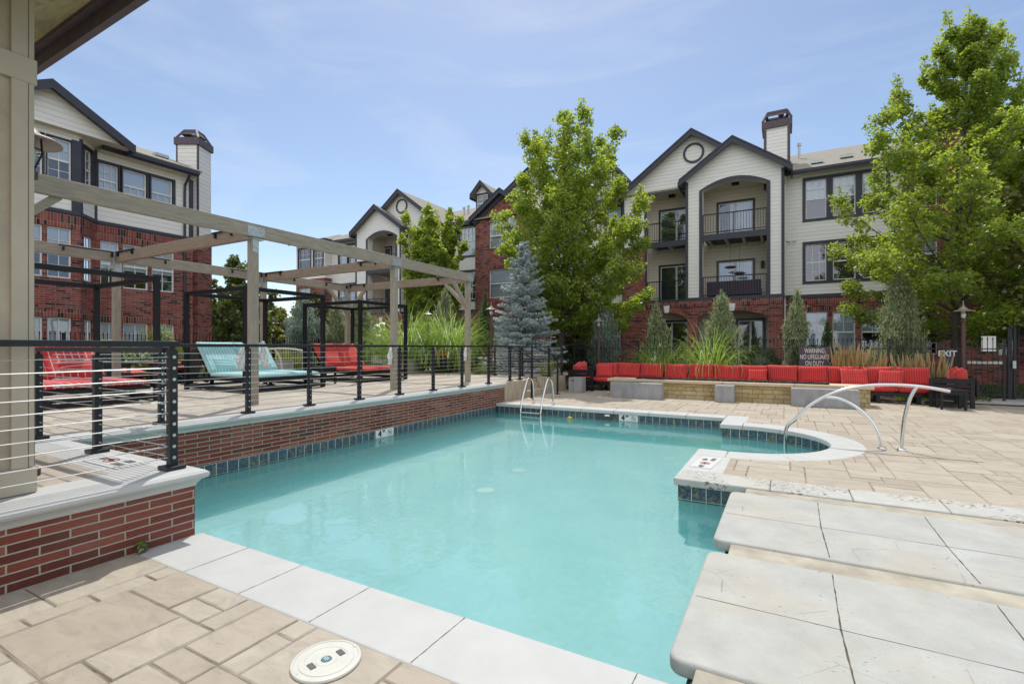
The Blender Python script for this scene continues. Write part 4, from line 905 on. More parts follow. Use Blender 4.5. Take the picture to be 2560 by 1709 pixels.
# ------------------------------------------------------------------ lamp posts
def lamp(label, x, y, zb, H):
    t = thing('lamp_post', label, 'lamp post', (x, y, zb), group='oxide red post lamps'); z = zb+H
    m = MB(); m.lathe([(.09, 0), (.09, .05), (.055, .08), (.05, H-.42), (.05, H-.40), (.075, H-.39), (.075, H-.34), (.05, H-.33)], (x, y, zb), 14); m.build('post', M['lamp_rust'], t, smooth=False)
    m = MB()
    for k in range(4):
        a = math.pi/4+k*math.pi/2; c_, s_ = math.cos(a), math.sin(a); m.tube([(x+c_*.05, y+s_*.05, z-.34), (x+c_*.11, y+s_*.11, z-.2), (x+c_*.1, y+s_*.1, z-.06)], .007, 5)
    m.tube([(x+.105*math.cos(k*math.pi/8), y+.105*math.sin(k*math.pi/8), z-.17) for k in range(17)], .006, 5); m.build('cage', M['metal_black'], t)
    m = MB(); m.lathe([(.001, -.31), (.05, -.3), (.065, -.2), (.04, -.1), (.03, -.06)], (x, y, z), 12); m.build('bulb', M['bulb'], t, smooth=True)
    m = MB(); m.lathe([(.0, .19), (.012, .19), (.014, .06), (.03, .05), (.035, .02), (.07, 0), (.10, -.045), (.20, -.085), (.222, -.10), (.222, -.112), (.19, -.10), (.0, -.07)], (x, y, z), 28); m.build('lamp_shade', M['lamp_shade'], t, smooth=False)
    return t
p = dp(63, 3.85); lamp('oxide lamp post mostly hidden behind the grey pillar, only its shade showing', p.x, p.y, D, 3.27-D)
p = dp(1497, 19.6); lamp('oxide red lamp post behind the left end of the red sofa, before a juniper', p.x, p.y, .03, 2.65)
p = dp(2408, 13.7); lamp('oxide red lamp post at the right end of the sofa, beside the gate', p.x, p.y, 0, 2.66)
p = dp(1228, 18.4); lamp('oxide red lamp post between the spruce and a narrow juniper', p.x, p.y, .42, 2.65)
p = dp(1070, 20.5); tl_ = lamp('oxide red lamp post standing in the tall arching grass', p.x, p.y, .42, 2.6)
# ------------------------------------------------------------------ fences, gate and signs
def picket_fence(label, pts, zb, h, pitch, mat, finial=True, posts=1.8, rails=(.12, .82)):
    t = thing('picket_fence', label, 'fence', (*pts[0], zb))
    pk = MB(); rl = MB()
    for a, b in zip(pts, pts[1:]):
        A = Vector((*a, zb)); B = Vector((*b, zb)); d = (B-A); L_ = d.length; d = d/L_
        for r in rails: rl.bar(A+Vector((0, 0, h*r)), B+Vector((0, 0, h*r)), .03, .03)
        k = 0; s_ = 0.0
        while s_ < L_:
            p = A+d*s_; pk.cbox(p.x, p.y, zb+h/2+.03, .016, .016, h-.06)
            if finial: n0 = len(pk.v); pk.lathe([(.008, h), (.014, h+.02), (.016, h+.05), (.001, h+.11)], (p.x, p.y, zb), 4)
            s_ += pitch
        s_ = 0.0
        while s_ <= L_+.01: p = A+d*s_; m = MB(); m.cbox(p.x, p.y, zb+h/2+.02, .055, .055, h+.04); m.lathe([(.045, h+.04), (.045, h+.055), (0, h+.07)], (p.x, p.y, zb), 4); m.build('post', mat, t); s_ += posts
    rl.build('rail', mat, t); pk.build('picket_panel', mat, t); return t
picket_fence('black steel picket fence with spear tips at the left, before the brick facade', [(-16.4, 3.5), (-16.4, 13.5)], .45, 1.42, .102, M['metal_black'], True, 2.0)
picket_fence('black steel picket fence between the far loungers and the trees', [(-16.4, 13.5), (-16.2, 20.3), (-7.6, 20.0)], .42, 1.35, .11, M['metal_black'], True, 2.4)
YF = 18.95
picket_fence('dark steel picket fence behind the red sofa, in front of the brick facade', [(-7.6, YF), (5.55, YF)], .03, 1.72, .115, M['metal_rail'], True, 2.6, (.10, .86))
gt = thing('mesh_gate', 'tall black mesh gate and screen at the right edge, with a push bar', 'gate', (5.6, 19.6, 0)); X0, X1 = 5.75, 9.6
m = MB()
for x in (X0-.05, X0+.06, 7.6, X1): m.cbox(x, 19.6, 1.2, .06, .06, 2.4)
m.cbox(X0-.05, 19.6, 1.22, .10, .08, 2.44); m.box(X0+.1, X1, 19.57, 19.63, 2.32, 2.36); m.box(X0+.1, X1, 19.57, 19.63, 1.52, 1.56); m.box(X0+.1, X1, 19.57, 19.63, .08, .14); m.build('gate_frame', M['metal_rail'], gt)
m = MB()
for k in range(34): m.cbox(X0+.15+k*.112, 19.6, 1.2, .016, .016, 2.26)
m.build('gate_bars', M['metal_rail'], gt)
m = MB(); m.box(X0+.1, X1, 19.645, 19.647, 1.0, 2.32); m.build('mesh_panel', M['mesh_dark'], gt)
a = xz(2455, 840, 19.6); b = xz(2492, 878, 19.6); m = MB(); m.box(a[0], b[0], 19.66, 19.67, b[1], a[1]); m.build('notice_plate', M['white_paint'], gt)
a = xz(2418, 904, 19.5); b = xz(2506, 910, 19.5); m = MB(); m.box(a[0], b[0], 19.47, 19.53, b[1], a[1]+.02); m.build('push_bar', M['lid'], gt)
m = MB(); m.cbox(X0+.02, 19.5, 1.05, .07, .07, .22); m.build('latch', M['galv'], gt)
# low fence section with exit sign
es = thing('exit_sign', 'dark panel lettered EXIT on the fence beside the gate', 'sign', (5.0, 18.84, 1)); a = xz(2357, 872, 18.84); b = xz(2384, 920, 18.84)
m = MB(); m.box(a[0], b[0], 18.84, 18.86, b[1], a[1]); m.build('panel', M['sign_dark'], es); lettering('EXIT', .235, M['letter'], es, ((a[0]+b[0])/2-.02, 18.832, hz(884, onY(2370, 18.84)[0])), (1, 0, 0), (0, 0, 1), .006, .002, .88)
wsn = thing('warning_sign', 'dark sign reading warning no lifeguard on duty, behind the sofa', 'sign', (0, 18.2, 1)); Yw = 18.05; a = xz(1998, 867, Yw); b = xz(2075, 917, Yw)
m = MB(); m.box(a[0], b[0], Yw, Yw+.03, b[1], a[1]); m.build('board', M['sign_dark'], wsn, bevel=.004); cxw = (a[0]+b[0])/2
for k, (tx, py) in enumerate((('WARNING', 877), ('NO LIFEGUARD', 892.5), ('ON DUTY', 908.5))):
    lettering(tx, .205, M['letter'], wsn, (cxw, Yw-.004, hz(py, onY(2036, Yw)[0])), (1, 0, 0), (0, 0, 1), .002, .002, .54)
m = MB(); m.box(a[0]+.15, a[0]+.19, Yw+.03, Yw+.07, .03, a[1]-.1); m.box(b[0]-.19, b[0]-.15, Yw+.03, Yw+.07, .03, a[1]-.1); m.build('stake', M['metal_black'], wsn)
ns = thing('notice_sign', 'small white and red notice on a dark stake in front of the tall grass', 'sign', (-13, 17, D)); p0 = dp(1059, 20.0); zt, zb_ = hz(834, 20.0), hz(852, 20.0)
m = MB(); m.cbox(0, 0, (zt+zb_)/2, .20, .012, zt-zb_); o = m.build('board', M['white_paint'], ns, local=True); m = MB(); m.cbox(0, -.009, zt-.12, .12, .004, .12); o2 = m.build('red_panel', M['letter_red'], ns, local=True)
m = MB(); m.cbox(0, .02, (D+zt)/2, .03, .02, zt-D); o3 = m.build('stake', M['metal_black'], ns, local=True)
m = MB(); m.cbox(0, -.009, zb_+.08, .14, .004, .012); m.cbox(0, -.009, zb_+.05, .12, .004, .012); m.cbox(0, -.009, zb_+.11, .14, .004, .012); o4 = m.build('print_lines', M['letter_black'], ns, local=True)
ns.location = (p0.x, p0.y, 0); ns.rotation_euler = (0, 0, PSI)
# ------------------------------------------------------------------ buildings
def bar_f(m, f, p, q, wid, w0, w1):  # flat strip in the facade plane from p to q
    p = Vector(p); q = Vector(q); d = (q-p).normalized(); n = Vector((-d.y, d.x))*wid/2
    c = [p-n, q-n, q+n, p+n]
    m.hexa([f(c[0].x, c[0].y, w0), f(c[1].x, c[1].y, w0), f(c[1].x, c[1].y, w1), f(c[0].x, c[0].y, w1), f(c[3].x, c[3].y, w0), f(c[2].x, c[2].y, w0), f(c[2].x, c[2].y, w1), f(c[3].x, c[3].y, w1)])
def arch_pts(u0, u1, vs, vc, n=14):  # from u1 side to u0 side over the crown
    return [(u0+(u1-u0)*(1-i/n), vs+(vc-vs)*(1-(2*(1-i/n)-1)**2)) for i in range(n+1)]
RB = random.Random(9)
def window(root, f, u0, u1, v0, v1, cols=3, recess=.07, blind=None, grid='both', trim=None, arch=0, name='window'):
    fr = MB(); b = .045; vm = v0+(v1-v0)*.5; w0, w1 = -recess-.05, -recess+.01
    fr.fbox(f, u0, u0+b, v0, v1, w0, w1); fr.fbox(f, u1-b, u1, v0, v1, w0, w1); fr.fbox(f, u0+b, u1-b, v0, v0+b, w0, w1)
    if not arch: fr.fbox(f, u0+b, u1-b, v1-b, v1, w0, w1)
    fr.fbox(f, u0+b, u1-b, vm-.03, vm+.03, w0, w1+.004)
    if arch:
        o = arch_pts(u0, u1, v1, v1+arch); i = arch_pts(u0+b, u1-b, v1, v1+arch-b)
        for k in range(len(o)-1):
            q = [o[k], o[k+1], i[k+1], i[k]]
            fr.hexa([f(*p, w0) for p in q]+[f(*p, w1) for p in q])
        fr.fbox(f, u0+b, u1-b, v1-.02, v1+.02, w0, w1)
        for a in (.3, .5, .7): um = u0+(u1-u0)*a; bar_f(fr, f, ((u0+u1)/2+(um-(u0+u1)/2)*.6, v1), (um, v1+arch*.9), .018, w0+.02, w1-.004)
    wl_ = .018
    for rng, key in (((v0+b, vm-.03), 'low'), ((vm+.03, v1-(0 if arch else b)), 'top')):
        if grid not in ('both', key): continue
        for k in range(1, cols): uu = u0+(u1-u0)*k/cols; fr.fbox(f, uu-wl_/2, uu+wl_/2, rng[0], rng[1], w0+.02, w1-.006)
        vv = (rng[0]+rng[1])/2; fr.fbox(f, u0+b, u1-b, vv-wl_/2, vv+wl_/2, w0+.021, w1-.007)
    o = fr.build(name, M['white_paint'], root)
    pn = MB(); out = [(u0, v0), (u1, v0)]+(arch_pts(u0, u1, v1, v1+arch) if arch else [(u1, v1), (u0, v1)])
    pn.poly([f(*p, -recess-.025) for p in out]); pn.build('pane', M['glass'], o)
    if blind is None: blind = RB.choice([0, .5, .52, .8, 1, 1])
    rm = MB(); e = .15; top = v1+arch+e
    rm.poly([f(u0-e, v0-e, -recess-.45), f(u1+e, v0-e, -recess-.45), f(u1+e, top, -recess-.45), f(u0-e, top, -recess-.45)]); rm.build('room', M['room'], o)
    if blind: m = MB(); vb = v1-(v1-v0)*blind; m.poly([f(u0+.03, vb, -recess-.07), f(u1-.03, vb, -recess-.07), f(u1-.03, v1, -recess-.07), f(u0+.03, v1, -recess-.07)]); m.build('blind', M['blind'], o)
    if trim:
        m = MB(); t_ = trim; m.fbox(f, u0-t_, u0, v0-t_, v1+t_, -.06, .03); m.fbox(f, u1, u1+t_, v0-t_, v1+t_, -.06, .03); m.fbox(f, u0, u1, v1, v1+t_, -.06, .03); m.fbox(f, u0, u1, v0-t_, v0, -.06, .035)
        m.build('window_trim', M['trim'], o)
    return o
def slider(root, f, u0, u1, v0, v1, blind='half'):
    m = MB(); t_ = .11; m.fbox(f, u0-t_, u0, v0, v1+t_, -.05, .04); m.fbox(f, u1, u1+t_, v0, v1+t_, -.05, .04); m.fbox(f, u0, u1, v1, v1+t_, -.05, .04); o = m.build('sliding_door', M['door_dark'], root)
    m = MB(); b = .05; um = (u0+u1)/2
    for a, c in ((u0, um), (um, u1)):
        m.fbox(f, a, a+b, v0, v1, .0, .02); m.fbox(f, c-b, c, v0, v1, .0, .02); m.fbox(f, a+b, c-b, v1-b, v1, .0, .02); m.fbox(f, a+b, c-b, v0, v0+b*1.5, .0, .02)
    m.build('sash', M['white_paint'], o)
    m = MB(); m.poly([f(u0, v0, .006), f(u1, v0, .006), f(u1, v1, .006), f(u0, v1, .006)]); m.build('pane', M['glass'], o)
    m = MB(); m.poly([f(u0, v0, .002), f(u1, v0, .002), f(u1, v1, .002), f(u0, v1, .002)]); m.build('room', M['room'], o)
    if blind:
        a = u0 if blind == 'full' else um-.3
        m = MB(); m.poly([f(a+.04, v0+.05, .004), f(u1-.04, v0+.05, .004), f(u1-.04, v1-.05, .004), f(a+.04, v1-.05, .004)]); m.build('blind', M['vblind'], o)
    return o
def handrail_balusters(root, f, u0, u1, v0, h=1.0, w_=0.0):
    m = MB(); m.fbox(f, u0, u1, v0+h-.05, v0+h, w_-.025, w_+.025); m.fbox(f, u0, u1, v0+.08, v0+.115, w_-.018, w_+.018); n = int((u1-u0)/.12)
    for k in range(1, n): uu = u0+(u1-u0)*k/n; m.fbox(f, uu-.008, uu+.008, v0+.115, v0+h-.05, w_-.008, w_+.008)
    for uu in (u0+.02, (u0+u1)/2, u1-.02): m.fbox(f, uu-.02, uu+.02, v0, v0+h-.05, w_-.02, w_+.02)
    m.build('balcony_railing', M['metal_rail'], root)
def gable_roof(root, um, u0, u1, ve, vp, Yf, Yb, th=.16):
    """Roof over a gable facing -Y: eaves u0/u1 at height ve, ridge (um, vp)."""
    m = MB()
    for ue in (u0, u1): m.hexa([(ue, Yf, ve), (um, Yf, vp), (um, Yb, vp), (ue, Yb, ve), (ue, Yf, ve+th), (um, Yf, vp+th), (um, Yb, vp+th), (ue, Yb, ve+th)])
    m.build('roof', M['shingle'], root); m = MB(); f = FY(Yf)
    for ue in (u0, u1):
        m.hexa([f(ue, ve-.14, 0), f(um, vp-.14, 0), f(um, vp-.14, .05), f(ue, ve-.14, .05), f(ue, ve+th-.03, 0), f(um, vp+th-.03, 0), f(um, vp+th-.03, .05), f(ue, ve+th-.03, .05)])
        m.hexa([f(ue, ve+th-.026, -.0), f(um, vp+th-.026, -.0), f(um, vp+th-.026, .08), f(ue, ve+th-.026, .08), f(ue, ve+th+.05, -.0), f(um, vp+th+.05, -.0), f(um, vp+th+.05, .08), f(ue, ve+th+.05, .08)])
        s_ = 1 if ue > um else -1; m.box(min(ue, ue+s_*.06), max(ue, ue+s_*.06), Yf, Yb, ve-.14, ve+th-.03)
    m.build('fascia', M['trim'], root)
def vent_ring(root, f, u, v, r):
    m = MB(); o = [(u+r*math.cos(2*math.pi*k/28), v+r*math.sin(2*math.pi*k/28)) for k in range(28)]; i = [(u+r*.8*math.cos(2*math.pi*k/28), v+r*.8*math.sin(2*math.pi*k/28)) for k in range(28)]
    m.plate(o, [i], lambda a, b, c: f(a, b, c+.05), .05); m.build('round_vent', M['trim'], root)
BELT = 4.03
ab = thing('apartment_building', 'long three storey apartment building of cream siding and red brick behind the pool', 'building', (-15, 27, 0))
def X_(px, Y): return onY(px, Y)[1]
def gable_bay(pk1, l1, r1, pk2, l2, r2, arch_px, op_px, mir, archs, sfx):
    """One balcony bay. pk1/l1/r1: rear big gable (px of peak, wall ends); pk2..: front gable; arch_px: arched opening; op_px: square opening."""
    Y1, Y2, Yb = 26.75, 26.2, 28.3
    xm = X_(pk1, Y1); hw = 3.68; a, b = xm-hw, xm+hw; ze, zp = 9.83, 12.52
    o0, o1 = sorted((X_(op_px[0], Y1), X_(op_px[1], Y1)))
    xm2 = X_(pk2, Y2); q0, q1 = X_(arch_px[0], Y2)-.1, X_(arch_px[1], Y2)+.1
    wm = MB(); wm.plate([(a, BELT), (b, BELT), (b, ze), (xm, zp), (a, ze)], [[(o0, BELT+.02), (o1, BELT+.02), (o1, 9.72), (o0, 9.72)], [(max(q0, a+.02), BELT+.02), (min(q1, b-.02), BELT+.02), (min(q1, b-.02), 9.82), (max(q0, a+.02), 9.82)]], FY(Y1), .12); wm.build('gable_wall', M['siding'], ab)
    gable_roof(ab, xm, a-.3, b+.3, ze-.22, zp+.02, Y1-.35, 32, .14); vent_ring(ab, FY(Y1), xm+.06, zp-.95, .52)
    xm2 = X_(pk2, Y2); hw2 = 2.2; a2, b2 = xm2-hw2, xm2+hw2; ze2, zp2 = 10.02, 11.55
    p0, p1 = X_(arch_px[0], Y2), X_(arch_px[1], Y2); hole = [(p0, BELT+.02), (p1, BELT+.02)]+arch_pts(p0, p1, 9.40, 9.74)
    wm = MB(); wm.plate([(a2, BELT), (b2, BELT), (b2, ze2), (xm2, zp2), (a2, ze2)], [hole], FY(Y2), .5); wm.build('gable_wall', M['siding'], ab)
    gable_roof(ab, xm2, a2-.28, b2+.28, ze2-.2, zp2+.02, Y2-.32, 30.5, .14)
    t = MB(); f1, f2 = FY(Y1), FY(Y2); tw = .15
    t.fbox(f1, o0-tw, o0, BELT, 9.72+tw, 0, .035); t.fbox(f1, o1, o1+tw, BELT, 9.72+tw, 0, .034); t.fbox(f1, o0, o1, 9.72, 9.72+tw, 0, .035)
    t.fbox(f2, p0-tw, p0, BELT, 9.40, 0, .035); t.fbox(f2, p1, p1+tw, BELT, 9.40, 0, .035)
    oo = arch_pts(p0-tw, p1+tw, 9.40, 9.74+tw); ii = arch_pts(p0, p1, 9.40, 9.74)
    for k in range(len(oo)-1):
        q = [oo[k], oo[k+1], ii[k+1], ii[k]]; t.hexa([f2(*p, 0) for p in q]+[f2(*p, .036) for p in q])
    for x in (a2, b2-.12): t.fbox(f2, x-.004, x+.124, BELT, ze2-.1, 0, .03)
    t.fbox(f1, a-.004, a+.11, BELT, ze-.1, 0, .03); t.fbox(f1, b-.11, b+.004, BELT, ze-.1, 0, .03)
    t.fbox(f1, min(o0, p0)-.2, max(o1, p1)+.3, BELT-.14, BELT+.02, -.2, .10); t.fbox(f2, a2-.02, b2+.02, BELT-.141, BELT+.021, -.1, .10); t.build('trim_boards', M['trim'], ab)
    L, R = min(o0, p0)-.3, max(o1, p1)+.3
    w2 = MB(); w2.box(L, R, Yb, Yb+.1, 0, 10.1); w2.box(L-.1, L, Y1+.12, Yb, BELT, 10); w2.box(R, R+.1, Y2+.5, Yb, BELT, 10); mid = (max(o0, p0)+min(o1, p1))/2; w2.box(mid-.08, mid+.08, Y1+.12, Yb, BELT, 9.9); w2.build('balcony_wall', M['siding_warm'], ab)
    cm = MB(); cm.box(L, R, Y2+.5, Yb, 9.85, 9.95); cm.build('balcony_ceiling', M['cream_paint'], ab)
    for u0, u1, Y in ((o0, o1, Y1), (p0, p1, Y2)):
        s_ = MB(); s_.box(u0+.002, u1-.002, Y-.02, Y+.04, 6.86, 7.16); s_.box(u0, u1, Y+.04, Yb-.002, 7.02, 7.14); s_.build('balcony_slab', M['trim'], ab); s_ = MB(); s_.box(u0, u1, Y+.04, Yb-.002, BELT-.1, BELT+.03); s_.build('balcony_slab', M['trim'], ab)
        j = MB(); n = int((u1-u0)/.8)+1
        for k in range(n): x = u0+.25+(u1-u0-.5)*k/max(1, n-1); j.box(x-.05, x+.05, Y+.05, Yb-.01, 6.86, 7.015)
        j.build('joists', M['cream_paint'], ab)
        handrail_balusters(ab, FY(Y+.03), u0+.01, u1-.01, 7.16, 1.02); handrail_balusters(ab, FY(Y+.03), u0+.01, u1-.01, BELT+.02, 1.02)
        c = (u0+u1)/2; m = MB(); m.cbox(c, Y+.9, 9.78, .34, .22, .14); m.build('ceiling_lamp', M['metal_black'], ab)
    return (o0, o1), (p0, p1)
def base_wall(x0, x1, Y, wins, arches=(), ztop=None, z0=-.2):
    zt = BELT-.141 if ztop is None else ztop; hs = []
    for (u0, u1, v0, v1) in wins: hs.append([(u0, v0), (u1, v0), (u1, v1), (u0, v1)])
    for (u0, u1, vs, vc) in arches: hs.append([(u0, .0), (u1, .0)]+arch_pts(u0, u1, vs, vc))
    m = MB(); m.plate([(x0, z0), (x1, z0), (x1, zt), (x0, zt)], hs, FY(Y), .25); m.build('brick_base', M['brick'], ab)
    s_ = MB(); s_.box(x0, x1, Y-.025, Y-.003, zt-.30, zt-.004)
    for (u0, u1, v0, v1) in wins: s_.box(u0-.1, u1+.1, Y-.018, Y-.003, v1+.005, min(v1+.24, zt-.32))
    for (u0, u1, vs, vc) in arches:
        oo = arch_pts(u0-.14, u1+.14, vs, vc+.24); ii = arch_pts(u0, u1, vs, vc); f = FY(Y)
        for k in range(len(oo)-1): q = [oo[k], oo[k+1], ii[k+1], ii[k]]; s_.hexa([f(*p, .003) for p in q]+[f(*p, .03) for p in q])
    s_.build('soldier_course', M['brick_soldier'], ab)
    for (u0, u1, vs, vc) in arches:
        c = (u0+u1)/2; k = MB(); k.hexa([(c-.10, Y-.05, vc-.03), (c+.10, Y-.05, vc-.03), (c+.10, Y, vc-.03), (c-.10, Y, vc-.03), (c-.15, Y-.05, vc+.33), (c+.15, Y-.05, vc+.33), (c+.15, Y, vc+.33), (c-.15, Y, vc+.33)]); k.build('keystone', M['white_paint'], ab)
    for w_ in wins: window(ab, FY(Y), *w_, cols=2, recess=.09, grid='top')
# bay on the right
(oA, pA) = gable_bay(1731, 1557, 1900, 1832, 1716, 1955, (1756, 1917), (1618, 1727), False, None, 'right')
Yb = 28.3; fb = FY(Yb)
for (pa, pb), (v0, v1), bl in (((1797, 1882), (7.16, 9.15), 'half'), ((1797, 1882), (BELT+.03, 6.05), 'full'), ((1652, 1732), (7.16, 9.15), None), ((1652, 1732), (BELT+.03, 6.05), None)):
    slider(ab, fb, X_(pa, Yb), X_(pb, Yb), v0, v1, bl)
m = MB(); x = X_(1907, Yb); m.cbox(x, Yb-.1, 5.75, .16, .16, .28); m.lathe([(.12, .14), (0, .26)], (x, Yb-.1, 5.75), 6); m.build('wall_lantern', M['metal_black'], ab)
Yq = 26.12; ar = lambda c, hw: (X_(c-hw, Yq), X_(c+hw, Yq), 3.02, 3.36)
base_wall(X_(1557, Yq), X_(1957, Yq), Yq, [], [ar(1668, 50), ar(1833, 88)])
m = MB(); m.box(X_(1957, Yq)-.25, X_(1957, Yq), Yq+.251, 27.2, -.2, BELT-.141); m.box(X_(1557, Yq), X_(1557, Yq)+.25, Yq+.251, 27.2, -.2, BELT-.141); m.build('brick_return', M['brick'], ab)
m = MB(); m.plate([(X_(1557, 26.7), BELT), (X_(1612, 26.7), BELT), (X_(1612, 26.7), 6.95), (X_(1557, 26.7), 6.95)], [], FY(26.70), .04); m.build('brick_pier', M['brick'], ab)
for pa, pb in ((1640, 1722), (1846, 1908)): slider(ab, FY(Yb-.02), X_(pa, Yb), X_(pb, Yb), .6, 2.95, None)
m = MB(); m.box(X_(1557, Yq), X_(1957, Yq), Yq+.26, Yb, .3, .6); m.build('porch_floor', M['conc'], ab)
for dx, z in ((0, 5.62), (.42, 5.28)):
    x = X_(1826, 27.2)+dx; m = MB(); m.lathe([(0, .08), (.18, .06), (.30, 0), (.18, -.05), (0, -.06)], (0, 0, 0), 20); m.tube([(0, 0, .08), (0, 0, 6.85-z)], .006, 5)
    o = m.build('hanging_lantern', M['fascia'], smooth=True); o.location = (x, 27.3, z); tag(o, 'dark disc lantern hanging in the lower right balcony, '+('higher one' if dx == 0 else 'lower one'), 'lantern', 'lanterns hanging in the balcony')
ps = thing('patio_sofa', 'dark plaid sofa behind the railing of the lower right balcony', 'sofa', (pA[0]+2, 26.9, BELT)); a, b = pA[0]+.15, pA[1]-.25
m = MB(); m.box(a, b, 26.55, 26.75, BELT+.1, BELT+.82); m.build('backrest', M['plaid'], ps, bevel=.04); m = MB(); m.box(a, b, 26.75, 27.4, BELT+.1, BELT+.45); m.build('seat', M['plaid'], ps, bevel=.04)
# siding section right of the bay
Ym = 27.2; fm = FY(Ym); S0, S1 = X_(1955, Ym), X_(2268, 26.9)
def px_win(pa, pb, ya, yb, Y): d, x0 = onY(pa, Y); x1 = X_(pb, Y); return (x0, x1, hz(yb, d), hz(ya, d))
def siding_wall(x0, x1, Y, wins, z0=BELT, z1=9.78, trim=.13, blinds=None, cols=3):
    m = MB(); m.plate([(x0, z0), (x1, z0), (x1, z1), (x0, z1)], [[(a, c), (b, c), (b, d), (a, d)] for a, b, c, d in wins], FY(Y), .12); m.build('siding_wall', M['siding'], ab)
    for i, w_ in enumerate(wins): window(ab, FY(Y), *w_, cols=cols, trim=trim, blind=None if blinds is None else blinds[i], grid='top' if i % 2 == 0 else 'both')
zz = ((7.62, 9.45), (4.68, 6.42)); cols3 = ((2014, 2066), (2082, 2139), (2156, 2216))
siding_wall(S0, S1, Ym, [(X_(a, Ym), X_(b, Ym), z0, z1) for z0, z1 in zz for a, b in cols3], blinds=[.5, .5, .5, 0, 0, 0])
base_wall(S0-.1, S1, Ym-.06, [(X_(a, Ym), X_(b, Ym), 1.28, 3.22) for a, b in ((2014, 2068), (2081, 2138), (2153, 2210))])
m = MB(); m.box(S0, S1, Ym-.12, Ym, BELT-.14, BELT+.02); m.box(S0+.05, S1, Ym-.52, Ym-.46, 9.66, 9.86); m.box(S0+.05, S1, Ym-.56, Ym-.521, 9.74, 9.87); m.build('eave_trim', M['trim'], ab)
m = MB(); m.box(S0, S1, Ym-.46, Ym, 9.70, 9.74); m.build('eave_soffit', M['cream_paint'], ab)
m = MB(); x = S0+.12; m.tube([(x, Ym-.5, 9.7), (x, Ym-.1, 9.4), (x, Ym-.08, 9.2), (x, Ym-.08, 0)], .045, 8); m.build('downspout', M['white_paint'], ab)
for k in range(2):
    m = MB(); x = X_(1972+14*k, Ym); m.cbox(x, Ym-.06, 6.68, .14, .12, .1); m.build('wall_vent', M['white_paint'], ab)
# brick bay at far right and the low wing beyond
Yd = 26.9; D0, D1 = X_(2262, Yd), X_(2546, Yd); xm = (D0+D1)/2; wins = [(X_(a, Yd), X_(b, Yd), z0, z1) for z0, z1 in ((7.55, 9.35), (4.62, 6.45), (1.25, 3.2)) for a, b in ((2286, 2344), (2496, 2540))]
m = MB(); m.plate([(D0, -.2), (D1, -.2), (D1, 10.05), (xm, 11.15), (D0, 10.05)], [[(a, c), (b, c), (b, d), (a, d)] for a, b, c, d in wins], FY(Yd), .2); m.build('brick_gable', M['brick'], ab)
for w_ in wins: window(ab, FY(Yd), *w_, cols=2, recess=.09)
gable_roof(ab, xm, D0-.3, D1+.3, 9.85, 11.17, Yd-.3, 32, .14)
m = MB(); m.box(D1-.2, D1, Yd+.2, 34, -.2, 10.1); m.build('brick_return', M['brick'], ab)
base_wall(D1+.0, D1+7, 28.6, [px_win(2549, 2600, 770, 815, 28.6)], ztop=4.3); m = MB(); m.box(D1, D1+7, 28.2, 34, 4.3, 4.5); m.build('roof', M['shingle'], ab)
# section between the bays, brick gable bay with arched window
Ya = 26.9; B0, B1 = X_(1188, Ya), X_(1326, Ya); xm = (B0+B1)/2
aw = (X_(1223, Ya), X_(1290, Ya), 7.88, 9.45); sw = (X_(1223, Ya), X_(1288, Ya), 4.70, 6.52); gw = (X_(1223, Ya), X_(1288, Ya), 1.3, 3.2)
hole = [(aw[0], aw[2]), (aw[1], aw[2])]+arch_pts(aw[0], aw[1], aw[3], aw[3]+.55)
m = MB(); m.plate([(B0, -.2), (B1, -.2), (B1, 9.95), (xm, 11.35), (B0, 9.95)], [hole]+[[(a, c), (b, c), (b, d), (a, d)] for a, b, c, d in (sw, gw)], FY(Ya), .2); m.build('brick_gable', M['brick'], ab)
window(ab, FY(Ya), *aw, cols=4, recess=.09, arch=.55, blind=.5, grid='top'); window(ab, FY(Ya), *sw, cols=2, recess=.09, blind=.5, grid='none'); window(ab, FY(Ya), *gw, cols=2, recess=.09)
m = MB(); f = FY(Ya); oo = arch_pts(aw[0]-.12, aw[1]+.12, aw[3], aw[3]+.82); ii = arch_pts(aw[0], aw[1], aw[3], aw[3]+.55)
for k in range(len(oo)-1): q = [oo[k], oo[k+1], ii[k+1], ii[k]]; m.hexa([f(*p, .003) for p in q]+[f(*p, .03) for p in q])
m.box(sw[0]-.12, sw[1]+.12, Ya-.02, Ya-.003, sw[3], sw[3]+.26); m.build('soldier_course', M['brick_soldier'], ab)
m = MB(); m.box(B0, B0+.2, Ya+.2, 27.4, -.2, 10); m.box(B1-.2, B1, Ya+.2, 27.4, -.2, 10); m.build('brick_return', M['brick'], ab)
gable_roof(ab, xm, B0-.3, B1+.3, 9.75, 11.38, Ya-.3, 30.5, .14)
xg = X_(1326, 27.15); a, b = xg-3.7, xg+3.7
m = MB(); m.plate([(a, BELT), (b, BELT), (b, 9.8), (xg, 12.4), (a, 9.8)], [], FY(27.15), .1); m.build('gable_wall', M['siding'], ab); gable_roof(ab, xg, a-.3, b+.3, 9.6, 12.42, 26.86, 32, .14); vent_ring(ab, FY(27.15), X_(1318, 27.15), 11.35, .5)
for ya in ((7.6, 9.4), (4.65, 6.45)): window(ab, FY(27.13), X_(1392, Ym), X_(1440, Ym), *ya, cols=2, recess=-.02, trim=.13, blind=0)
M0, M1 = b, X_(1557, Ym)
siding_wall(M0, M1+.3, Ym, [(X_(1516, Ym), X_(1552, Ym), z0, z1) for z0, z1 in zz], cols=2)
base_wall(B1, M1+.3, Ym-.06, [(X_(a_, Ym), X_(b_, Ym), 1.4, 2.95) for a_, b_ in ((1375, 1400), (1480, 1500), (1526, 1552))])
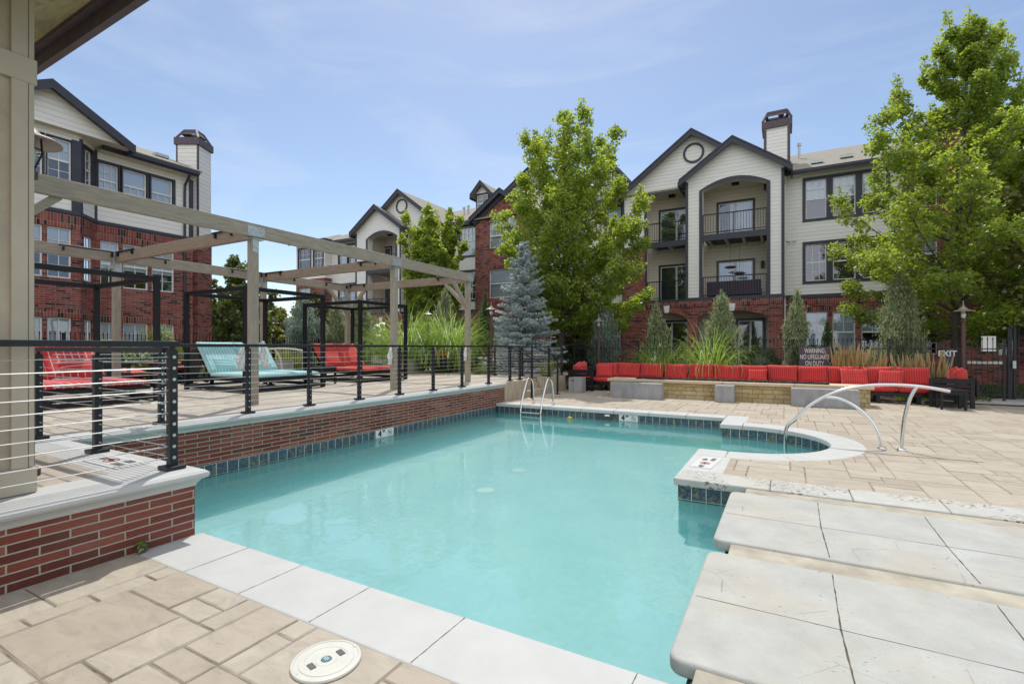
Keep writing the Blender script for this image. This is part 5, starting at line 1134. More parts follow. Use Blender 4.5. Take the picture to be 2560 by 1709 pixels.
m = MB(); m.box(M0, M1, Ym-.52, Ym-.46, 9.66, 9.86); m.box(B1, M1, Ym-.12, Ym, BELT-.14, BELT+.02); m.build('eave_trim', M['trim'], ab)
# section left of the brick gable, mirrored bay, left wing
N0, N1 = X_(1100, Ym), B0
siding_wall(N0, N1+.2, Ym, [(X_(1150, Ym), X_(1189, Ym), z0+.05, z1+.15) for z0, z1 in zz], cols=4); base_wall(N0, N1, Ym-.06, [])
m = MB(); m.box(N0, N1, Ym-.52, Ym-.46, 9.66, 9.86); m.box(N0, N1, Ym-.12, Ym, BELT-.14, BELT+.02); m.build('eave_trim', M['trim'], ab)
m = MB(); m.box(N0, N1, Ym-.46, Ym, 9.70, 9.74); m.build('eave_soffit', M['cream_paint'], ab)
(oC, pC) = gable_bay(1003, 890, 1112, 944, 893, 1005, (919, 989), (1020, 1062), True, None, 'left')
for (pa, pb), (v0, v1), bl in (((946, 978), (7.16, 9.15), None), ((946, 978), (BELT+.03, 6.05), None), ((1022, 1050), (7.16, 9.15), 'half')): slider(ab, fb, X_(pa, Yb), X_(pb, Yb), v0, v1, bl)
base_wall(X_(885, Yq), X_(1105, Yq), Yq, [], [(X_(922, Yq), X_(985, Yq), 3.02, 3.36)])
W0, W1 = X_(818, Ym), X_(905, Ym)
siding_wall(W0, W1, Ym, [(X_(a_, Ym), X_(b_, Ym), z0, z1) for z0, z1 in zz for a_, b_ in ((848, 868), (872, 892))], cols=2); base_wall(W0, W1, Ym-.06, [])
m = MB(); m.box(W0, W1, Ym-.52, Ym-.46, 9.66, 9.86); m.build('eave_trim', M['trim'], ab)
Yt = 26.5; T0, T1 = X_(741, Yt), X_(812, Yt); tw_ = [(X_(747, Yt), X_(776, Yt), 7.75, 9.45), (X_(785, Yt), X_(807, Yt), 7.75, 9.45)]
siding_wall(T0, T1, Yt, tw_, z0=7.0, z1=9.9, trim=.12, blinds=[0, 0]); base_wall(T0, T1, Yt-.03, [(tw_[0][0], tw_[0][1], 4.6, 6.3)], ztop=7.0)
m = MB(); m.box(T1-.1, T1, Yt+.12, Ym, 7.0, 9.9); m.box(T0, T0+.1, Yt+.12, 34, 7.0, 9.9); m.build('siding_return', M['siding'], ab); m = MB(); m.box(T1-.1, T1, Yt+.22, Ym, -.2, 7); m.box(T0, T0+.1, Yt+.22, 34, -.2, 7.0); m.build('brick_return', M['brick'], ab)
m = MB(); m.hexa([(T0-.4, Yt-.4, 9.9), (T1+.4, Yt-.4, 9.9), (T1+.4, 33, 9.9), (T0-.4, 33, 9.9), (T0+2.2, Yt+2.2, 10.9), (T1-.9, Yt+2.2, 10.9), (T1-.9, 31, 11.0), (T0+2.2, 31, 11.0)]); m.build('roof', M['shingle'], ab)
m = MB(); m.box(T0-.44, T1+.44, Yt-.46, Yt-.40, 9.78, 9.98); m.box(T1+.40, T1+.46, Yt-.40, Ym, 9.78, 9.98); m.build('eave_trim', M['trim'], ab)
# main roof
R0, R1 = X_(960, 31.5), S1+.2
m = MB(); ev = Ym-.5
m.hexa([(X_(800, ev), ev, 9.80), (R1, ev, 9.80), (R1, 31.5, 12.1), (R0, 31.5, 12.1), (X_(800, ev), ev, 9.88), (R1, ev, 9.88), (R1, 31.5, 12.2), (R0, 31.5, 12.2)])
m.hexa([(X_(800, ev), 36, 9.80), (R1, 36, 9.80), (R1, 31.5, 12.09), (R0, 31.5, 12.09), (X_(800, ev), 36, 9.88), (R1, 36, 9.88), (R1, 31.5, 12.19), (R0, 31.5, 12.19)])
m.poly([(X_(800, ev), ev, 9.87), (R0, 31.5, 12.19), (X_(800, ev), 36, 9.87)]); m.build('roof', M['shingle'], ab)
for pxa, pya, Y in ((1160, 527, 29), (1171, 523, 29.3), (1998, 372, 30.0)):
    x, z = xz(pxa, pya, Y); m = MB(); m.lathe([(.06, -.6), (.06, .12), (.10, .13), (.10, .28), (0, .32)], (x, Y, z), 10); m.build('roof_pipe', M['galv'], ab)
for pxa, Y in ((2042, 27.6), (2116, 27.9)):
    x = X_(pxa, Y); z = 9.88+(Y-ev)*(2.32/4.8); m = MB(); m.cbox(x, Y, z+.07, .5, .3, .14); m.build('roof_vent', M['galv'], ab)
def dormer(pxl, pxr, pxp, Yq_, zb, ze, zp):
    a, b = X_(pxl, Yq_), X_(pxr, Yq_); xm = (a+b)/2; wv = (a+.1, b-.1, zb+.25, ze-.12)
    m = MB(); m.plate([(a, zb-.5), (b, zb-.5), (b, ze), (xm, zp), (a, ze)], [[(wv[0], wv[2]), (wv[1], wv[2]), (wv[1], wv[3]), (wv[0], wv[3])]], FY(Yq_), .1); m.build('dormer_wall', M['trim'], ab)
    m = MB(); m.poly([(a-.0, Yq_-.012, ze), (b, Yq_-.012, ze), (xm, Yq_-.012, zp-.05)]); m.build('dormer_gable', M['siding'], ab)
    window(ab, FY(Yq_), *wv, cols=2, recess=.03, blind=0); m = MB(); m.box(a, a+.08, Yq_+.1, Yq_+3, zb-.5, ze); m.box(b-.08, b, Yq_+.1, Yq_+3, zb-.5, ze); m.build('dormer_side', M['siding'], ab)
    gable_roof(ab, xm, a-.3, b+.3, ze-.22, zp+.02, Yq_-.25, Yq_+3.2, .12)
dormer(1190, 1222, 1205, 27.5, 10.25, 11.75, 12.35); dormer(1500, 1534, 1517, 27.6, 10.3, 11.9, 12.5)
# chimney of the right bay
def chimney(root, x0, x1, y0, y1, zb, zt, mat):
    m = MB(); m.box(x0, x1, y0, y1, zb, zt); o = m.build('chimney', mat, root)
    m = MB(); t_ = .10
    for x in (x0, x1-t_): m.box(x-.012, x+t_+.012, y0-.015, y0+t_, zb, zt-.3)
    m.box(x1-t_, x1+.014, y1-t_, y1+.014, zb, zt-.3)
    m.box(x0-.10, x1+.10, y0-.10, y1+.10, zt-.26, zt+.08); m.build('chimney_trim', M['fascia'], o)
    m = MB(); c = ((x0+x1)/2, (y0+y1)/2); hx, hy = (x1-x0)/2+.06, (y1-y0)/2+.06; ix, iy = hx*.68, hy*.68
    B_ = [(c[0]+a*hx, c[1]+b*hy, zt+.10) for a, b in ((-1, -1), (1, -1), (1, 1), (-1, 1))]; T_ = [(c[0]+a*ix, c[1]+b*iy, zt+.58) for a, b in ((-1, -1), (1, -1), (1, 1), (-1, 1))]
    for i in range(4): m.bar(B_[i], T_[i], .09, .09); m.bar(T_[i], T_[(i+1) % 4], .07, .1); p = [Vector(B_[i])*.45+Vector(T_[i])*.55, Vector(B_[(i+1) % 4])*.45+Vector(T_[(i+1) % 4])*.55]; m.poly([p[0], p[1], Vector(T_[(i+1) % 4]), Vector(T_[i])])
    m.build('spark_hood', M['fascia'], o); return o
Yc = 27.9; ch = chimney(ab, X_(1910, Yc), X_(1975, Yc), Yc, Yc+1.1, 9.5, hz(306, onY(1940, Yc)[0]), M['siding'])
for k, (dx, hh) in enumerate(((.75, 1.05), (.95, .75))):
    x = X_(1910, Yc)+dx; m = MB(); m.lathe([(.07, .0), (.07, hh-.12), (.13, hh-.1), (.13, hh), (.05, hh+.02), (0, hh+.04)], (x, Yc+.5, 12.3), 10); m.build('flue', M['fascia'], ch)
# ------------------------------------------------------------------ left building
lb = thing('brick_apartment_block', 'brick apartment block with cream siding top storey and chimney, at the left behind the loungers', 'building', (-21.6, 6, 0))
XL, XBy = -21.6, -20.9; fl, fy_ = FX(XL), FX(XBy)
def fx_win(pa, pb, X): return onX(pa, X)[1], onX(pb, X)[1]
E0, E1 = 8.16, 11.45; w3 = [fx_win(a, b, XL) for a, b in ((246, 296), (307, 367), (378, 432))]
def lwall(f, u0, u1, z0, z1, wins, mat, name, dep=.15):
    m = MB(); m.plate([(u0, z0), (u1, z0), (u1, z1), (u0, z1)], [[(a, c), (b, c), (b, d), (a, d)] for a, b, c, d in wins], f, dep); return m.build(name, mat, lb)
W3 = [(*u, 7.02, 8.22) for u in w3]; W2 = [(*fx_win(a, b, XL), 3.76, 5.42) for a, b in ((251, 298), (308, 371), (380, 436))]; W1_ = [(*fx_win(a, b, XL), .9, 2.46) for a, b in ((251, 298), (308, 371), (380, 436))]
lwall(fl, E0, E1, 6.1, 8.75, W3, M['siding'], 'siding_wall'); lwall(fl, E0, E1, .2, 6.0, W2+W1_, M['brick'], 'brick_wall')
for i, w_ in enumerate(W3): window(lb, fl, *w_, cols=3, trim=.09, blind=(.85, .75, .75)[i], grid='both' if i == 0 else 'low')
for w_ in W2: window(lb, fl, *w_, cols=2, recess=.08, blind=.6)
for w_ in W1_: window(lb, fl, *w_, cols=2, recess=.08, blind=1)
m = MB(); m.fbox(fl, E0, E1, 5.98, 6.10, -.05, .06); m.fbox(fl, E0, E1, 6.78, 6.9, -.02, .03); m.fbox(fl, E0, E1, 8.56, 8.76, .40, .46); m.fbox(fl, E0, E1, 8.62, 8.77, .461, .54); m.fbox(fl, E1-.16, E1, 6.1, 8.5, -.02, .04); m.build('trim_boards', M['trim'], lb)
m = MB(); m.fbox(fl, E0, E1, 8.55, 8.58, 0, .40); m.build('eave_soffit', M['cream_paint'], lb)
def soldier(f, wins, u0, u1, ztop):
    m = MB(); m.fbox(f, u0, u1, ztop-.27, ztop-.01, .003, .02)
    vs = sorted(set(w_[3] for w_ in wins))
    for v in vs: m.fbox(f, u0, u1, v+.004, v+.26, .003, .016)
    m.build('soldier_course', M['brick_soldier'], lb)
soldier(fl, W2+W1_, E0, E1, 5.98)
m = MB(); m.tube([(XL+.45, E1-.35, 8.55), (XL+.1, E1-.35, 8.2), (XL+.07, E1-.35, 7.9), (XL+.07, E1-.35, .4)], .05, 8); m.build('downspout', M['trim'], lb)
m = MB(); m.hexa([(XL+.5, E0-4, 8.72), (XL+.5, E1+.1, 8.72), (XL-3.4, E1+.1, 10.3), (XL-3.4, E0-4, 10.3), (XL+.5, E0-4, 8.82), (XL+.5, E1+.1, 8.82), (XL-3.4, E1+.1, 10.4), (XL-3.4, E0-4, 10.4)]); m.hexa([(XL-7.3, E0-4, 8.72), (XL-7.3, E1+.1, 8.72), (XL-3.4, E1+.1, 10.29), (XL-3.4, E0-4, 10.29), (XL-7.3, E0-4, 8.82), (XL-7.3, E1+.1, 8.82), (XL-3.4, E1+.1, 10.39), (XL-3.4, E0-4, 10.39)]); m.build('roof', M['shingle'], lb)
Yv, zv = yz(395, 405, XL-.9); m = MB(); m.cbox(XL-.7, Yv, 9.35, .3, .5, .12); m.build('roof_vent', M['galv'], lb)
m = MB(); m.box(XL-7, XL-.16, E1-.15, E1, 0, 8.7); m.build('end_wall', M['siding'], lb)
# bay with gable
Q0, Q1 = 5.2, 7.46; bw = [fx_win(118, 179, XBy), fx_win(60, 107, XBy)]
G3 = [(*u, 7.02, 8.42) for u in bw]; G2 = [(*u, 3.84, 5.5) for u in bw]; G1 = [(*u, .9, 2.54) for u in bw]
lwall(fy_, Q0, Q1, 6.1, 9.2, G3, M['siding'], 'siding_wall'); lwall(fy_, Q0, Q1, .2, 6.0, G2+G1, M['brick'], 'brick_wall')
for w_ in G3: window(lb, fy_, *w_, cols=2, trim=.04, blind=.5)
for w_ in G2: window(lb, fy_, *w_, cols=2, recess=.08, blind=.55)
for w_ in G1: window(lb, fy_, *w_, cols=2, recess=.08, blind=1)
soldier(fy_, G2+G1, Q0, Q1, 5.98)
for sgn, yq in ((1, Q1), (-1, Q0)):
    r2 = math.sqrt(.5); fc_ = FD(XBy, yq, -r2, sgn*r2, r2, sgn*r2); Lq = .99; cw = [(.22, .74, a, b) for a, b in ((7.02, 8.42), (3.84, 5.4), (.9, 2.5))]
    lwall(fc_, 0, Lq, 6.1, 8.75, cw[:1], M['siding'], 'siding_wall', .1); lwall(fc_, 0, Lq, .2, 6.0, cw[1:], M['brick'], 'brick_wall', .1)
    window(lb, fc_, *cw[0], cols=2, trim=.09, blind=0); window(lb, fc_, *cw[1], cols=2, recess=.06, blind=0); window(lb, fc_, *cw[2], cols=2, recess=.06, blind=1)
    m = MB(); m.fbox(fc_, -.02, Lq, 5.98, 6.10, -.05, .06); m.fbox(fc_, -.03, .08, 6.1, 8.6, -.02, .04); m.fbox(fc_, Lq-.1, Lq, 6.1, 8.6, -.02, .04); m.build('trim_boards', M['trim'], lb); soldier(fc_, cw[1:], 0, Lq, 5.98)
m = MB(); m.fbox(fy_, Q0, Q1, 5.98, 6.10, -.05, .06); m.fbox(fy_, Q1-.24, Q1+.0, 6.1, 8.5, .0, .05); m.fbox(fy_, Q0, Q0+.2, 6.1, 8.5, .0, .05); m.build('trim_boards', M['trim'], lb)
yc = 6.62; hw = 2.25; ze, zp = 8.72, 10.02; fg = FX(XBy+.32)
m = MB(); m.plate([(yc-hw+.1, ze+.0), (yc+hw-.1, ze+.0), (yc, zp-.05)], [], FX(XBy+.03), .05); m.build('gable_wall', M['siding'], lb)
m = MB(); m.poly([(XBy+.3, yc-hw, ze-.02), (XBy+.3, yc+hw, ze-.02), (XL-.2, yc+hw, ze-.02), (XL-.2, yc-hw, ze-.02)]); m.build('eave_soffit', M['cream_paint'], lb)
m = MB()
for s_ in (-1, 1): m.hexa([(XBy+.34, yc+s_*hw, ze), (XBy+.34, yc, zp), (XL-3.4, yc, zp), (XL-3.4, yc+s_*hw, ze), (XBy+.34, yc+s_*hw, ze+.12), (XBy+.34, yc, zp+.12), (XL-3.4, yc, zp+.12), (XL-3.4, yc+s_*hw, ze+.12)])
m.build('roof', M['shingle'], lb); m = MB()
for s_ in (-1, 1):
    m.hexa([fg(yc+s_*hw, ze-.16, 0), fg(yc, zp-.16, 0), fg(yc, zp-.16, .06), fg(yc+s_*hw, ze-.16, .06), fg(yc+s_*hw, ze+.14, 0), fg(yc, zp+.14, 0), fg(yc, zp+.14, .06), fg(yc+s_*hw, ze+.14, .06)])
    a_, b_ = sorted((yc+s_*hw, yc+s_*(hw+.06))); m.box(XL-.2, XBy+.38, a_, b_, ze-.16, ze+.13)
m.build('fascia', M['trim'], lb)
lwall(FX(XL), -6, 4.5, .2, 6.0, [], M['brick'], 'brick_wall'); lwall(FX(XL), -6, 4.5, 6.1, 8.7, [], M['siding'], 'siding_wall')
# rotated chimney block on the end corner
cb = thing('chimney_stack', 'tall chimney of cream siding over red brick at the end of the left building', 'chimney', (0, 0, 0)); p = dp(441, 20.9); cb.location = (p.x, p.y, 0); cb.rotation_euler = (0, 0, PSI)
wd = .92; dpz = .9; zt = 10.45
m = MB(); m.box(0, wd, 0, dpz, 6.0, zt-.3); m.build('siding_shaft', M['siding'], cb, local=True)
m = MB(); m.box(-.02, wd+.02, -.02, dpz+.02, -.1, 6.0); m.build('brick_shaft', M['brick'], cb, local=True)
m = MB(); m.box(wd-.05, wd+.012, -.012, .05, 6.0, zt-.3); m.box(-.012, .05, -.012, .05, 8.2, zt-.3); m.box(-.07, wd+.07, -.07, dpz+.07, zt-.3, zt); m.build('chimney_trim', M['fascia'], cb, local=True)
m = MB(); B_ = [(0, 0), (wd, 0), (wd, dpz), (0, dpz)]; I_ = [(.2, .2), (wd-.2, .2), (wd-.2, dpz-.2), (.2, dpz-.2)]
for i in range(4):
    j = (i+1) % 4; b0, b1, t0, t1 = Vector((*B_[i], zt)), Vector((*B_[j], zt)), Vector((*I_[i], zt+.38)), Vector((*I_[j], zt+.38))
    m.bar(b0, t0, .08, .08); m.bar(t0, t1, .06, .08); m.poly([b0*.5+t0*.5, b1*.5+t1*.5, t1, t0])
m.build('spark_hood', M['fascia'], cb, local=True)
# ------------------------------------------------------------------ vegetation
def leaf_object(name, mats, C_, parent, size, aspect=.7, up=.35, spread=.35, seed=1, axis=None, axis_amt=0.0, off=None, fold=True):
    """Leaf faces: C_ = (n,3) centres; each leaf a folded diamond (two triangles) that is its own island."""
    r = np.random.default_rng(seed); n = len(C_)
    nrm = r.normal(size=(n, 3)); nrm[:, 2] = np.abs(nrm[:, 2])*1.0+up; nrm /= np.linalg.norm(nrm, axis=1)[:, None]
    a = r.normal(size=(n, 3)) if axis is None else axis*axis_amt+r.normal(size=(n, 3))*spread
    a -= nrm*np.sum(a*nrm, axis=1)[:, None] if axis is None else 0
    a /= np.linalg.norm(a, axis=1)[:, None]+1e-9
    b = np.cross(nrm, a); b /= np.linalg.norm(b, axis=1)[:, None]+1e-9
    s_ = size*r.uniform(.6, 1.35, n)[:, None]
    droop = np.cross(a, b)*s_*.12
    v = np.empty((n, 4, 3)); v[:, 0] = C_-a*s_*.5; v[:, 1] = C_+b*s_*aspect*.5+droop; v[:, 2] = C_+a*s_*.5; v[:, 3] = C_-b*s_*aspect*.5+droop
    V = v.reshape(-1, 3)
    if off is not None: V = V-np.array(off)
    me = bpy.data.meshes.new(name); me.vertices.add(len(V)); me.vertices.foreach_set('co', V.astype(np.float32).ravel())
    me.loops.add(n*6); me.polygons.add(n*2)
    q = (np.arange(n)*4)[:, None]+np.array([0, 1, 2, 0, 2, 3])[None]
    me.loops.foreach_set('vertex_index', q.ravel().astype(np.int32)); me.polygons.foreach_set('loop_start', (np.arange(n*2)*3).astype(np.int32)); me.polygons.foreach_set('loop_total', np.full(n*2, 3, np.int32))
    me.materials.append(mats); me.update(calc_edges=True); me.validate()
    o = bpy.data.objects.new(name, me); C.objects.link(o); o.parent = parent; return o
def tree(name, label, loc, H, prof, nb, leaves, size, mat, group=None, seed=1, t0=.18, rise=(25, 70), tr=.16, lean=(0, 0), top_spikes=3, clump=.30, sub=4):
    """prof: list of (height fraction, reach toward photo left, reach toward photo right). Leaves gather in separate clumps at twig ends."""
    r = np.random.default_rng(seed); t = thing(name, label, 'tree', loc, group=group); L0 = np.array(loc)
    P_ = np.array(prof); reach = lambda f, az: (lambda l, rr_: l+(rr_-l)*(1+math.cos(az-PSI))/2)(np.interp(f, P_[:, 0], P_[:, 1]), np.interp(f, P_[:, 0], P_[:, 2]))
    tb = MB(); tp = [Vector(loc)+Vector((lean[0]*f+.10*math.sin(5*f+seed), lean[1]*f+.10*math.cos(4*f+seed), H*f)) for f in np.linspace(0, .93, 9)]
    tb.tube(tp, [tr*(1.25 if i == 0 else 1)*(1-.93*i/9) for i in range(9)], 8)
    cen = []; rad = []
    def add(p, rr_): cen.append(tuple(p)); rad.append(rr_)
    def at_trunk(f):
        i = min(7, int(f/.93*8)); return tp[i].lerp(tp[i+1], f/.93*8-i)
    def spire(p, hgt, r0, n=4, dx=(0, 0)):
        for k in range(n): add(p+Vector((dx[0]*k/n+r.normal()*.03, dx[1]*k/n+r.normal()*.03, hgt*(k+.3)/n)), r0*(1-.62*k/n))
        tb.tube([p, p+Vector((dx[0], dx[1], hgt))], [.014, .004], 4)
    for i in range(nb):
        f = t0+(.97-t0)*((i+.5)/nb)**.9; az = i*2.39996+r.uniform(-.4, .4); Rm = max(.25, reach(min(1, f), az)*r.uniform(.66, 1.12)-clump*.8)
        el = math.radians(rise[0]+(rise[1]-rise[0])*f+r.uniform(-8, 8)); rise_h = min(Rm*math.tan(el), H*.26); b0 = at_trunk(min(.92, max(t0*.6, f-rise_h/H)))
        d = Vector((math.cos(az), math.sin(az), 0))
        pts = smooth_path([b0, b0+d*Rm*.3+Vector((0, 0, rise_h*.22)), b0+d*Rm*.68+Vector((0, 0, rise_h*.6)), b0+d*Rm+Vector((0, 0, rise_h))], 3); n = len(pts)
        tb.tube(pts, [max(.008, tr*.34*(1-f*.6)*(1-.9*k/n)) for k in range(n)], 5)
        for k in range(3, n):
            s_ = k/(n-1); c_ = clump*(1.1-.35*f)
            if r.uniform() < .55 or k == n-1: add(pts[k]+Vector((0, 0, .06)), c_*r.uniform(.7, 1.15)*(1-.25*s_))
            for q in range(sub if k % 2 else max(1, sub-2)):
                ln = Rm*.30*(1.2-s_*.75)*r.uniform(.5, 1.25); aa = az+r.choice([-1, 1])*r.uniform(.4, 1.3); up = r.uniform(-.12, .7)
                e = pts[k]+Vector((math.cos(aa), math.sin(aa), up))*ln; tb.tube([pts[k], e], [.012, .005], 4); add(e, c_*r.uniform(.5, 1.0))
        if f > .42 and r.uniform() < .8: spire(pts[-1], H*r.uniform(.04, .085)*(1.25-.4*f), clump*.75, 4, (d.x*.15, d.y*.15))
    for k in range(top_spikes):
        az = k*2.4+seed; sp = reach(.86, az)*.45*(1 if k else .1); p = at_trunk(.9)+Vector((math.cos(az)*sp, math.sin(az)*sp, -H*.05)); spire(p, H*(.145 if k == 0 else .10), clump*.95, 6, (lean[0]*.3, lean[1]*.3))
    tb.build('trunk', M['bark'], t, smooth=True)
    cen = np.array(cen); rad = np.array(rad); w_ = rad**2*r.uniform(.5, 1.3, len(rad)); w_ /= w_.sum(); idx = r.choice(len(cen), leaves, p=w_)
    v = r.normal(size=(leaves, 3)); v /= np.linalg.norm(v, axis=1)[:, None]; v *= (r.uniform(.05, 1, leaves)**.42)[:, None]
    pos = cen[idx]+v*rad[idx][:, None]*np.array([1.05, 1.05, .85]); leaf_object('crown', mat, pos, t, size, .74, .35, .35, seed, off=L0); return t
d2 = lambda px, d, z=0: (lambda p: (p.x, p.y, z))(dp(px, d))
mpp = 15.2/1230
tree('maple_tree', 'tallest bright green maple at the right, in front of the cream facade', d2(2392, 16.4, .02), 12.75,
     [(0.1, 0.54, 0.54), (0.17, 2.59, 2.59), (0.27, 3.24, 3.46), (0.36, 3.67, 3.67), (0.45, 4.43, 3.67), (0.53, 3.67, 3.35), (0.62, 3.02, 2.7), (0.7, 3.02, 2.05), (0.78, 2.05, 1.51), (0.88, 1.19, 1.19), (1, 0.32, 0.43)], 66, 98000, .104, M['leaf'], 'maples before the facade', 3, .15, (4, 60), .17, (.30, .2), 3, .36, 4)
tree('maple_tree', 'large bright green maple between the blue spruce and the balconies', d2(1405, 22.2, .03), 11.7,
     [(0.15, .8, 1.4), (.25, 1.7, 3.7), (.38, 2.1, 4.4), (.5, 2.7, 3.8), (.6, 3.5, 3.3), (.7, 3.4, 3.4), (.8, 2.8, 3.3), (.9, 2.1, 2.8), (1, 1.2, 1.7)], 62, 88000, .122, M['leaf'], 'maples before the facade', 5, .20, (6, 74), .17, (.1, .1), 6, .42, 4)
tree('maple_tree', 'smaller bright green maple behind the right end of the pergola', d2(1088, 29.5, .4), 9.5,
     [(0.1, .9, 1.0), (.25, 2.3, 2.2), (.45, 2.4, 2.2), (.6, 2.4, 1.9), (.75, 2.2, 2.1), (.9, 1.8, 1.9), (1, .8, 1.1)], 46, 40000, .165, M['leaf'], 'maples before the facade', 8, .2, (8, 74), .14, (0, 0), 4, .38, 4)
tree('maple_tree', 'yellow green maple cut off by the right edge of the picture', d2(2660, 14.0, .02), 7.6,
     [(0.1, .6, .6), (.3, 1.5, 1.5), (.6, 2.0, 1.8), (.85, 1.2, 1.2), (1, .4, .4)], 36, 17000, .14, M['leaf_yel'], 'maples before the facade', 12, .25, (10, 60), .12, (0, 0), 2, .34, 4)
tree('maple_tree', 'dark green tree leaning out over the gate from the far right', d2(2590, 19.0, .02), 11.2,
     [(0.2, 1, .6), (.5, 3.0, 1.8), (.7, 2.6, 1.8), (.9, 1.8, 1.2), (1, .5, .5)], 40, 26000, .16, M['leaf'], 'maples before the facade', 14, .3, (10, 60), .15, (-.4, 0), 2, .34, 4)
tree('broadleaf_tree', 'dark open branched tree between the brick block and the pergola', d2(592, 27.0, .2), 6.3,
     [(0.1, 1.2, 1.2), (.3, 2.3, 2.6), (.55, 2.3, 2.4), (.8, 1.5, 1.4), (1, .4, .5)], 40, 15000, .20, M['leaf_dark'], 'background trees beyond the fence', 17, .12, (6, 65), .16, (0, 0), 2, .40, 3)
tree('broadleaf_tree', 'dark leafy tree low beside the end of the brick block', d2(545, 31.0, .0), 4.4,
     [(0.05, 1.6, 1.4), (.4, 2.0, 2.0), (.8, 1.3, 1.3), (1, .4, .4)], 30, 11000, .20, M['leaf_dark'], 'background trees beyond the fence', 18, .1, (6, 60), .13, (0, 0), 2, .42, 3)
tree('broadleaf_tree', 'yellow green bushy tree behind the middle pergola bay', d2(695, 33.0, .0), 4.0,
     [(0.05, 1.8, 1.8), (.4, 2.3, 2.3), (.8, 1.5, 1.5), (1, .5, .5)], 30, 11000, .22, M['leaf_yel'], 'background trees beyond the fence', 19, .08, (6, 60), .13, (0, 0), 2, .42, 3)
tree('broadleaf_tree', 'yellowish broad tree at the foot of the far left wing', d2(775, 36.0, .0), 5.6,
     [(0.05, 1.6, 1.6), (.4, 2.2, 2.4), (.8, 1.4, 1.6), (1, .5, .5)], 30, 11000, .24, M['leaf_yel'], 'background trees beyond the fence', 20, .12, (6, 60), .13, (0, 0), 2, .42, 3)
tree('broadleaf_tree', 'pale green distant tree seen low in the gap beside the brick block', d2(660, 52.0, .0), 6.6,
     [(0.05, 2.6, 2.6), (.4, 3.4, 3.2), (.8, 2.3, 2.4), (1, .6, .6)], 30, 9000, .32, M['leaf_dark'], 'background trees beyond the fence', 23, .1, (6, 60), .2, (0, 0), 2, .4, 3)
tree('broadleaf_tree', 'shaded dark tree under the maple by the brick base of the facade', d2(1448, 24.0, .0), 4.2,
     [(0.05, 1.2, 1.2), (.4, 1.5, 1.3), (.8, 1.0, .9), (1, .4, .4)], 30, 9000, .18, M['leaf_dark'], 'background trees beyond the fence', 24, .1, (6, 60), .1, (0, 0), 1, .40, 3)
def juniper(label, px, d, zb, py_top, hw, mat, n=5200, seed=1, grp='upright junipers along the fence', wide=.42):
    H = hz(py_top, d)-zb; p = d2(px, d, zb); t = thing('juniper', label, 'juniper', p, group=grp); r = np.random.default_rng(seed)
    R_ = hw*d/1230; m = MB(); m.tube([p, (p[0], p[1], zb+H*.6)], [.07, .02], 6); m.build('trunk', M['bark'], t)
    nt = 46; cen = []; ax = []
    for i in range(nt):
        f = r.uniform(0, 1)**.9; az = r.uniform(0, 2*math.pi); rad = R_*(1.0 if f < wide else max(.06, (1-(f-wide)/(1-wide))**.85))*(.75+.25*min(1, f/.15))*r.uniform(.55, 1.0)
        base = np.array([p[0]+math.cos(az)*rad*.45, p[1]+math.sin(az)*rad*.45, zb+H*f*.72]); tip = np.array([p[0]+math.cos(az)*rad, p[1]+math.sin(az)*rad, zb+min(H*r.uniform(.97, 1.03), H*f*.80+H*(.13+.10*r.uniform()))])
        k = int(n*1.5)//nt; s_ = r.uniform(.15, 1, k)[:, None]; w_ = R_*.22*(1.2-s_*.9); c = base+(tip-base)*s_+r.normal(size=(k, 3))*w_*np.array([1, 1, 1.2]); cen.append(c); a = (tip-base)/np.linalg.norm(tip-base)+np.array([0, 0, .55]); ax.append(np.repeat((a/np.linalg.norm(a))[None], k, 0))
    k = n//9; s_ = r.uniform(.45, 1.0, k)[:, None]; c = np.array([p[0], p[1], zb])+np.array([0, 0, H])*s_+r.normal(size=(k, 3))*R_*.24*(1.04-s_); cen.append(c); ax.append(np.repeat(np.array([[0, 0, 1.]]), k, 0))
    leaf_object('foliage', mat, np.concatenate(cen), t, (.13*max(.8, d/22)), .28, .0, .38, seed, axis=np.concatenate(ax), axis_amt=1.0, off=p); return t
J_ = M['juniper']
juniper('slim grey green juniper left of the small brick arch', 1641, 20.0, .03, 746, 37, J_, 5200, 1)
juniper('broad grey green juniper with a tall spike, between the two brick arches', 1803, 17.9, .03, 724, 47, J_, 6500, 2)
juniper('grey green juniper to the left of the warning sign', 1993, 16.8, .03, 728, 41, J_, 6200, 3)
juniper('largest grey green juniper with a pointed top, right of the warning sign', 2250, 15.6, .03, 672, 68, J_, 9500, 4, wide=.34)
juniper('bluish loose juniper behind the post lamp at the left of the sofa', 1508, 20.6, .03, 748, 42, M['juniper_blue'], 6000, 5, wide=.6)
juniper('narrow dark green juniper at the foot of the brick gable', 1213, 22.0, .3, 736, 27, M['leaf_box'], 4200, 6)
juniper('broad grey green juniper left of the last back pergola post', 760, 24.5, .3, 742, 54, M['juniper_blue'], 7200, 7, wide=.55)
juniper('grey green juniper behind the frame of the far red lounger', 905, 24.0, .3, 740, 40, J_, 5600, 8, wide=.5)
juniper('grey green juniper just right of the back corner pergola post', 842, 24.6, .3, 752, 36, J_, 5000, 9, wide=.5)
juniper('tall dark grey green juniper behind the tall grass, left of the brick gable', 1112, 23.5, .3, 722, 40, J_, 5600, 10, wide=.5)
juniper('short dark juniper beside the ground floor windows, left of the largest one', 2068, 18.2, .03, 800, 20, M['leaf_box'], 2600, 11)
